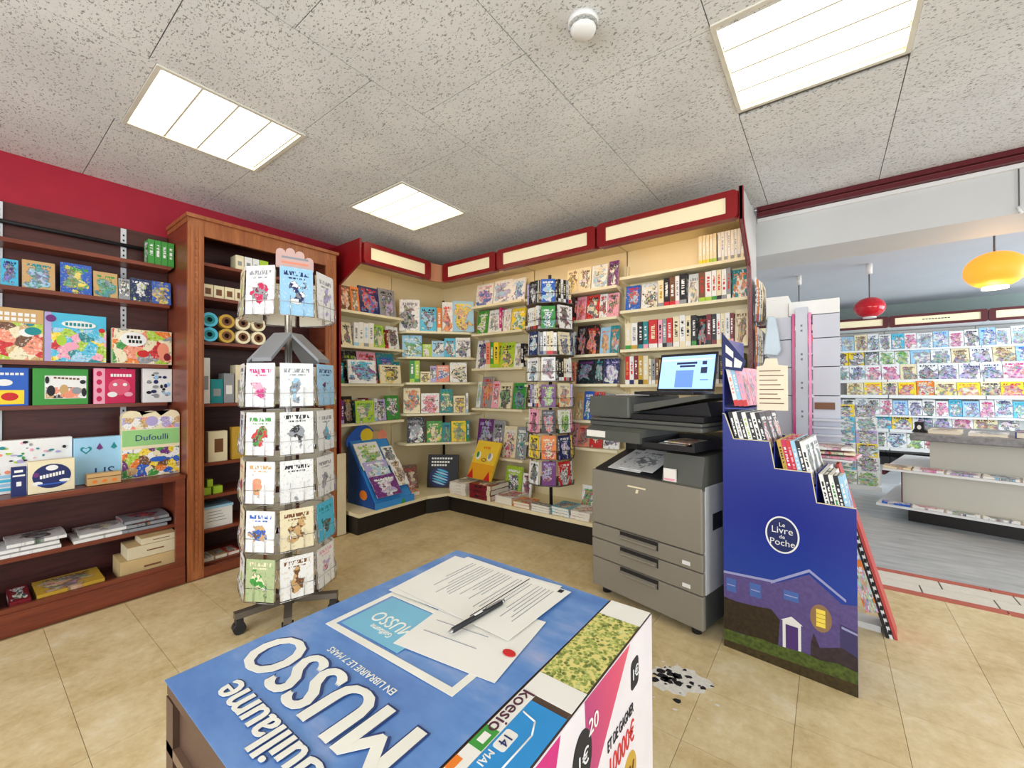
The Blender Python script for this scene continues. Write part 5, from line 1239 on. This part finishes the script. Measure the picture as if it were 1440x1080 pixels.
# posters wrapped on the table edge
GP = thing('photo_print', 'green garden photograph strip at the table edge beside poster', 'print', (0, 0, TZ_+.0003))
t_ = NT('garden_photo'); n1 = t_.noise(t_.coord('Object', (1, 1, 1)), 60, 5, .75); vo = t_.n('ShaderNodeTexVoronoi'); vo.inputs['Scale'].default_value = 150; t_.l(t_.coord(), vo.inputs['Vector'])
t_.base(t_.mix(t_.step(vo.outputs['Distance'], .45, .7), t_.ramp(n1.outputs[0], [(.30, lin((60, 48, 30))), (.45, lin((112, 132, 56))), (.58, lin((190, 200, 104))), (.72, lin((238, 234, 206)))]), lin((226, 214, 130)))).set(.4)
box(-.352, .535, 0, -.2745, .74, .0008).build('photo', t_.m, GP)
box(-.352, .741, 0, -.2735, .798, .0008).build('white_margin', M_PAPER, GP); box(-.352, .49, 0, -.2735, .534, .0008).build('white_margin', M_PAPER, GP)
KB = thing('brochure', 'white and blue brochure lettered koesio at the table edge', 'brochure', (0, 0, TZ_+.0003))
box(-.352, .19, 0, -.3305, .489, .0009).build('white_strip', M_PAPER, KB)
box(-.330, .19, 0, -.274, .478, .0009).build('blue_field', mat('brochure_blue', (46, 146, 214), .35), KB)
flat_text('koesio', .036, mat('brochure_plum', (84, 40, 62)), KB, (-.341, .447, .0013), (0, 0, R(-90)), .9, .78)
box(-.352, .375, .0009, -.3315, .41, .0013).build('green_square', pal('green'), KB); box(-.347, .384, .0013, -.3365, .40, .0016).build('white_label', M_PAPER, KB)
box(-.352, .335, .0009, -.342, .355, .0013).build('orange_square', pal('orange'), KB)
MB().prism(rr(-.318, .405, .018, .032, .004), .0009, .0013, 'z').build('number_label', M_PAPER, KB); flat_text('14', .018, pal('navy'), KB, (-.318, .405, .0016), (0, 0, R(-90)))
flat_text('MAI', .014, M_PAPER, KB, (-.322, .372, .0014), (0, 0, R(-90)))
b = MB().tube([(-.327, .455, .001), (-.305, .45, .001), (-.296, .43, .001), (-.298, .36, .001), (-.305, .30, .001)], .0012, 5); b.build('white_curve', M_PAPER, KB)
# advertising sheet on the table side that faces +x
AD = thing('advert_sheet', 'white advert sheet with magenta wedges on the table side', 'poster', (TX1+.0008, TY0, 0), R(90))
AW = .608
box(0, -.0012, .25, AW, 0, TZ_+.0).build('sheet', mat('advert_white', (232, 226, 232), .35), AD)
t_ = NT('magenta_blend'); g = t_.n('ShaderNodeSeparateXYZ'); t_.l(t_.coord('Generated'), g.inputs[0]); t_.base(t_.ramp(t_.math('ADD', t_.math('MULTIPLY', g.outputs[0], .7), t_.math('MULTIPLY', t_.noise(t_.coord(), 8, 2).outputs[0], .2)), [(.1, lin((176, 44, 120))), (.5, lin((214, 62, 110))), (.9, lin((226, 92, 106)))])).set(.35)
def ad(poly, m, lay, nm): return MB().prism(poly, -.0016-.0005*lay, -.0011).build(nm, m, AD)
yy = lambda y: y-TY0
ad([(yy(.685), .764), (yy(.52), .766), (yy(.53), .62)], t_.m, 0, 'magenta_wedge'); ad([(yy(.455), .764), (yy(.38), .764), (yy(.40), .60)], pal('magenta'), 0, 'magenta_wedge')
ad(rr(yy(.706), .705, .036, .05, .010), M_INK, 0, 'badge'); flat_text('1€', .026, pal('white'), AD, (yy(.706), -.0026, .705), TXT)
ad(ell(yy(.512), .692, .028, .04, 20), M_INK, 1, 'badge'); flat_text('1€', .030, pal('white'), AD, (yy(.512), -.003, .692), TXT)
flat_text('20', .032, M_PAPER, AD, (yy(.545), -.0028, .722), TXT)
flat_text('ET DE GAGNER', .019, M_INK, AD, (yy(.645), -.002, .652), TXT, .8, 1.3); flat_text('10000€', .040, pal('red'), AD, (yy(.648), -.002, .612), TXT, .85, 1.2)
ad(ell(yy(.68), .55, .03, .035, 20), pal('gold'), 0, 'gold_coin'); flat_text('W', .035, pal('brown'), AD, (yy(.68), -.0026, .55), TXT)

# ---------------------------------------------------------------- far room
for nm, p, r_, zc, m, lb in (('pendant_lamp', (.367, 5.873), .135, 2.03, None, 'red glass globe pendant lamp hanging in the far room'), ('pendant_lamp', (.97, 4.5), .16, 2.026, 'o', 'glowing orange globe pendant lamp hanging in the far room'), ('pendant_lamp', (-.26, 6.0), .135, 1.75, None, 'red globe pendant lamp hanging behind the white tower')):
    t = thing(nm, lb, 'lamp', (p[0], p[1], 2.5), 0, 'globe pendant lamps')
    MB().cyl((0, 0, 0), (0, 0, -.11), .028, 12).build('ceiling_cap', M_WHITE, t); MB().cyl((0, 0, -.11), (0, 0, zc-2.5+r_*.8), .006, 6).build('cord', mat('lamp_cord', (96, 96, 98), .5), t)
    mm = glow('orange_glass', (255, 150, 44), .85) if m else mat('red_glass', (196, 22, 40), .08, 0, .03, 4, .6)
    MB().ball((0, 0, zc-2.5), r_, r_, r_*.82, 28, 16).build('globe', mm, t)
    MB().cyl((0, 0, zc-2.5-r_*.84), (0, 0, zc-2.5-r_*.70), r_*.42, 20).build('opening', glow('lamp_mouth', (255, 250, 235), 2.0) if m else M_WHITE, t)
l = bpy.data.lights.new('orange_bulb', 'POINT'); l.energy = 14; l.color = (1, .62, .3); l.shadow_soft_size = .05
o = bpy.data.objects.new('orange_bulb', l); COL.objects.link(o); o.location = (.97, 4.5, 1.84)
MB().cyl((.86, 3.553, 2.42), (.86, 3.553, 2.16), .003, 6).build('cable', mat('lamp_cord', (96, 96, 98)), beam)
MB().cyl((.855, 3.553, 2.19), (.868, 3.553, 2.15), .008, 6).build('cable_clip', M_WHITE, beam)
# wall of magazines
FX = [-1.265, -.26, .745, 1.75, 2.755]
FZ = [1.755, .745]
FB = []; M_FSIGN = mat('faded_maroon_sign', (92, 34, 38), .5)
for k in range(4):
    t = thing('magazine_wall', f'white magazine shelving under red framed sign, {["behind the white tower", "below red lamp", "below orange lamp", "past the orange lamp"][k]}', 'shelving', (FX[k], 9.05, 0), 0, 'far room magazine shelving')
    FB.append(t); wd = FX[k+1]-FX[k]-.006
    box(0, -.03, .1, wd, 0, 2.2).build('back_panel', M_WHITE, t)
    box(0, -.62, 0, wd, -.031, .12).build('kick_base', M_DARK, t)
    for z, d in ((1.755, .34), (.745, .55)): box(0, -d, z-.025, wd, -.031, z).build('shelf', M_WHITE, t)
    for z, d in ((1.47, .32), (1.235, .42), (1.0, .52), (.49, .56), (.22, .62)):
        MB().prism([(-d, z), (-d, z+.05), (-d+.008, z+.05), (-d+.008, z+.008), (-.031, z+.008), (-.031, z)], .004, wd-.004, 'x').build('sloped_tray', M_WHITE, t)
    box(0, -.64, 2.06, wd, -.031, 2.08).build('canopy', M_WHITE, t)
    e = bpy.data.objects.new('sign_box', None); COL.objects.link(e); e.parent = t; e.location = (wd/2, -.64, 2.06); sign(e, wd, M_FSIGN)
    if k in (1, 2):
        for q in range(9 if k == 2 else 5): MB().box((-.14 if k == 2 else -.40)+.032*q, -.0195, .082, (-.116 if k == 2 else -.376)+.032*q, -.0182, .094).build('lettering', M_INK, e)
FP = [('white', 'sky', 'grey'), ('sky', 'white', 'grey'), ('white', 'lilac', 'navy'), ('white', 'grey', 'black'), ('white', 'sky', 'navy'), ('cream', 'gold', 'brown'), ('sky', 'white', 'blue'), ('white', 'pink', 'magenta'), ('lilac', 'white', 'navy'), ('aqua', 'white', 'teal'), ('white', 'lime', 'green'), ('grey', 'white', 'black'), ('white', 'red', 'black'), ('yellow', 'white', 'black'), ('white', 'teal', 'grey'), ('salmon', 'white', 'red'), ('blue', 'lilac', 'white')]
def far_row(zf, yf, wd, h, lean, cols, place, x0=-.1, x1=2.68, thick=.012, sp=.006, name='magazine'):
    x = x0; k = 0
    while x < x1:
        w_ = wd*random.uniform(.85, 1.12); c = cols[k % len(cols)] if len(cols) < 8 else random.choice(cols); hh = h*random.uniform(.92, 1.06)
        o = put_book(x+w_/2, yf, zf, w_, hh, thick, 0, c, 'f', lean, MAG, name, .55)
        tag(o, f'{c[0]} {name} with {c[1]} picture, {c[2]} title, {place}', name, f'{name}s {place}'); x += w_+sp; k += 1
far_row(1.7565, 8.80, .155, .25, 8, FP[:10], 'on top shelf of far magazine wall', thick=.02)
far_row(1.481, 8.76, .20, .265, 14, FP, 'in upper sloped tray of far wall')
far_row(1.246, 8.66, .205, .28, 14, FP, 'in middle sloped tray of far wall')
far_row(1.011, 8.56, .205, .24, 14, [('cream', 'yellow', 'brown'), ('yellow', 'cream', 'orange'), ('cream', 'gold', 'black'), ('yellow', 'orange', 'red'), ('orange', 'red', 'cream')], 'in yellow sloped tray of far wall', x0=.25)
far_row(.7465, 8.62, .15, .235, 8, FP[:12], 'on long shelf of far wall', thick=.02)
far_row(.501, 8.56, .21, .25, 14, FP, 'in low sloped tray of far wall', x1=1.9)
far_row(.231, 8.50, .21, .25, 14, FP, 'in lowest sloped tray of far wall', x1=1.5)

# magazine island in the far room
GA = math.atan2(-.152, .629)
GN = thing('magazine_island', 'cream fronted magazine island with grey top in the far room', 'display island', (.52, 5.02, 0), GA)
M_GC = mat('cream_front', (206, 202, 188), .5, 0, .02, 3); M_GS = mat('grey_stone_top', (128, 128, 130), .4, 0, .25, 30)
MB().box(.03, .06, 0, 2.0, 1.0, .13).build('black_base', M_BLACK, GN)
box(-.16, -.10, .13, 2.0, 1.1, .15).build('lower_tray', M_WHITE, GN)
box(.0, .02, .15, 2.0, 1.0, .44).build('lower_front', M_GC, GN)
box(-.006, .0, .15, .0, 1.0, .44).build('end_panel', mat('oxblood_panel', (84, 24, 30), .4), GN)
box(-.12, -.06, .441, 2.0, 1.06, .46).build('middle_tray', M_WHITE, GN); box(-.125, -.0605, .40, -.105, .4, .44).build('tray_end', mat('oxblood_panel', (84, 24, 30)), GN)
box(.16, .16, .461, 2.0, .9, .715).build('upper_front', M_GC, GN)
box(.05, .02, .716, 2.0, 1.0, .775).build('stone_top', M_GS, GN, bevel=.008)
GM = Matrix.Translation(GN.location) @ Matrix.Rotation(GA, 4, 'Z')
for tier, (z, y0, n, lb) in enumerate(((.1505, -.10, 9, 'magazine lying along the low tray of the island'), (.4605, -.055, 9, 'magazine lying along the middle tray of the island'))):
    for k in range(n):
        c = random.choice(FP[:9] if tier else FP[3:]); p = GM @ Vector((-.03+.2*k, y0+.005, z+.0085))
        o = put_book(p.x, p.y, p.z, .185, .088 if tier == 0 else .18, .014, GA+random.uniform(-.03, .03), c, 'l', 0, MAG, 'magazine', .5); tag(o, f'{c[0]} and {c[1]} {lb}', 'magazine', f'{lb}s'.replace('magazine ', 'magazines ', 1).replace('islands', 'island'))
for k, (x, y, wd, h, t, c, lb) in enumerate(((.25, .16, .2, .25, .03, ('cream', 'tan', 'brown'), 'cream book lying on grey island top'), (.50, .15, .22, .25, .025, ('white', 'grey', 'black'), 'white magazine lying on grey island top'), (.75, .15, .22, .27, .05, ('navy', 'purple', 'orange'), 'navy book lying on grey island top'), (.945, .15, .16, .25, .05, ('orange', 'brown', 'red'), 'orange book lying on grey island top'))):
    p = GM @ Vector((x, y, .7755+t/2)); o = put_book(p.x, p.y, p.z, wd, h, t, GA, c, 'l', 0, busy=.4); tag(o, lb, 'book')
bx_ = thing('counter_box', 'black and white card dispenser on grey island top', 'box', tuple(GM @ Vector((.09, .2, .7755))), GA)
MB().prism([(-.05, 0), (.05, 0), (.03, .035), (.03, .09), (-.03, .09), (-.03, .035)], 0, .08).build('dispenser', M_INK, bx_); MB().prism(ell(0, .045, .014, .02, 12), -.002, -.0002).build('white_mark', pal('white'), bx_)
for k, (x, c, lb, h) in enumerate(((1.10, 'maroon', 'maroon newspaper box standing on the island top', .16), (1.20, 'blue', 'blue lettered newspaper box standing on the island top', .13))):
    e = thing('newspaper_box', lb, 'box', tuple(GM @ Vector((x, .04, .7755))), GA); MB().box(-.045, 0, 0, .045, .3, h).build('carton', pal(c), e, bevel=.003)
    for q in range(2): MB().box(-.03, -.0015, .03+.05*q, .03, -.0001, .06+.05*q).build('label', pal('white' if k else 'pink'), e)
for k in range(3):
    e = thing('newspaper_pile', f'bundle of {["white", "grey printed", "white headline"][k]} newspapers on the island top end', 'newspapers', tuple(GM @ Vector((1.38+.25*k, .03, .7755))), GA)
    for q in range(4): MB().box(-.115, .002*q, .03*q, .115, .34, .03*q+.028).build('newspaper', M_PAPER, e)
    MB().box(-.07, -.0015, .03, .05, -.0001, .09).build('headline', pal('grey'), e)
# low magazine table beside the island
LT = thing('magazine_stand', 'stepped white magazine stand between white tower and island', 'display', (.06, 6.75, 0))
for k in range(6): box(0, -.09*k-.05, .18*0, .42, -.09*k+.04, .80-.15*k).build('step', M_WHITE, LT)
for k in range(6):
    for q in range(2):
        c = random.choice(FP); o = put_book(.06+.11+.2*q, 6.75-.09*k-.02, .8005-.15*k, .19, .16, .01, 0, c, 'f', 12, MAG, 'magazine', .7); tag(o, f'{c[0]} magazine with {c[1]} picture on {["highest", "second", "third", "fourth", "fifth", "lowest"][k]} step of white stand', 'magazine', 'magazines on the white stepped stand')
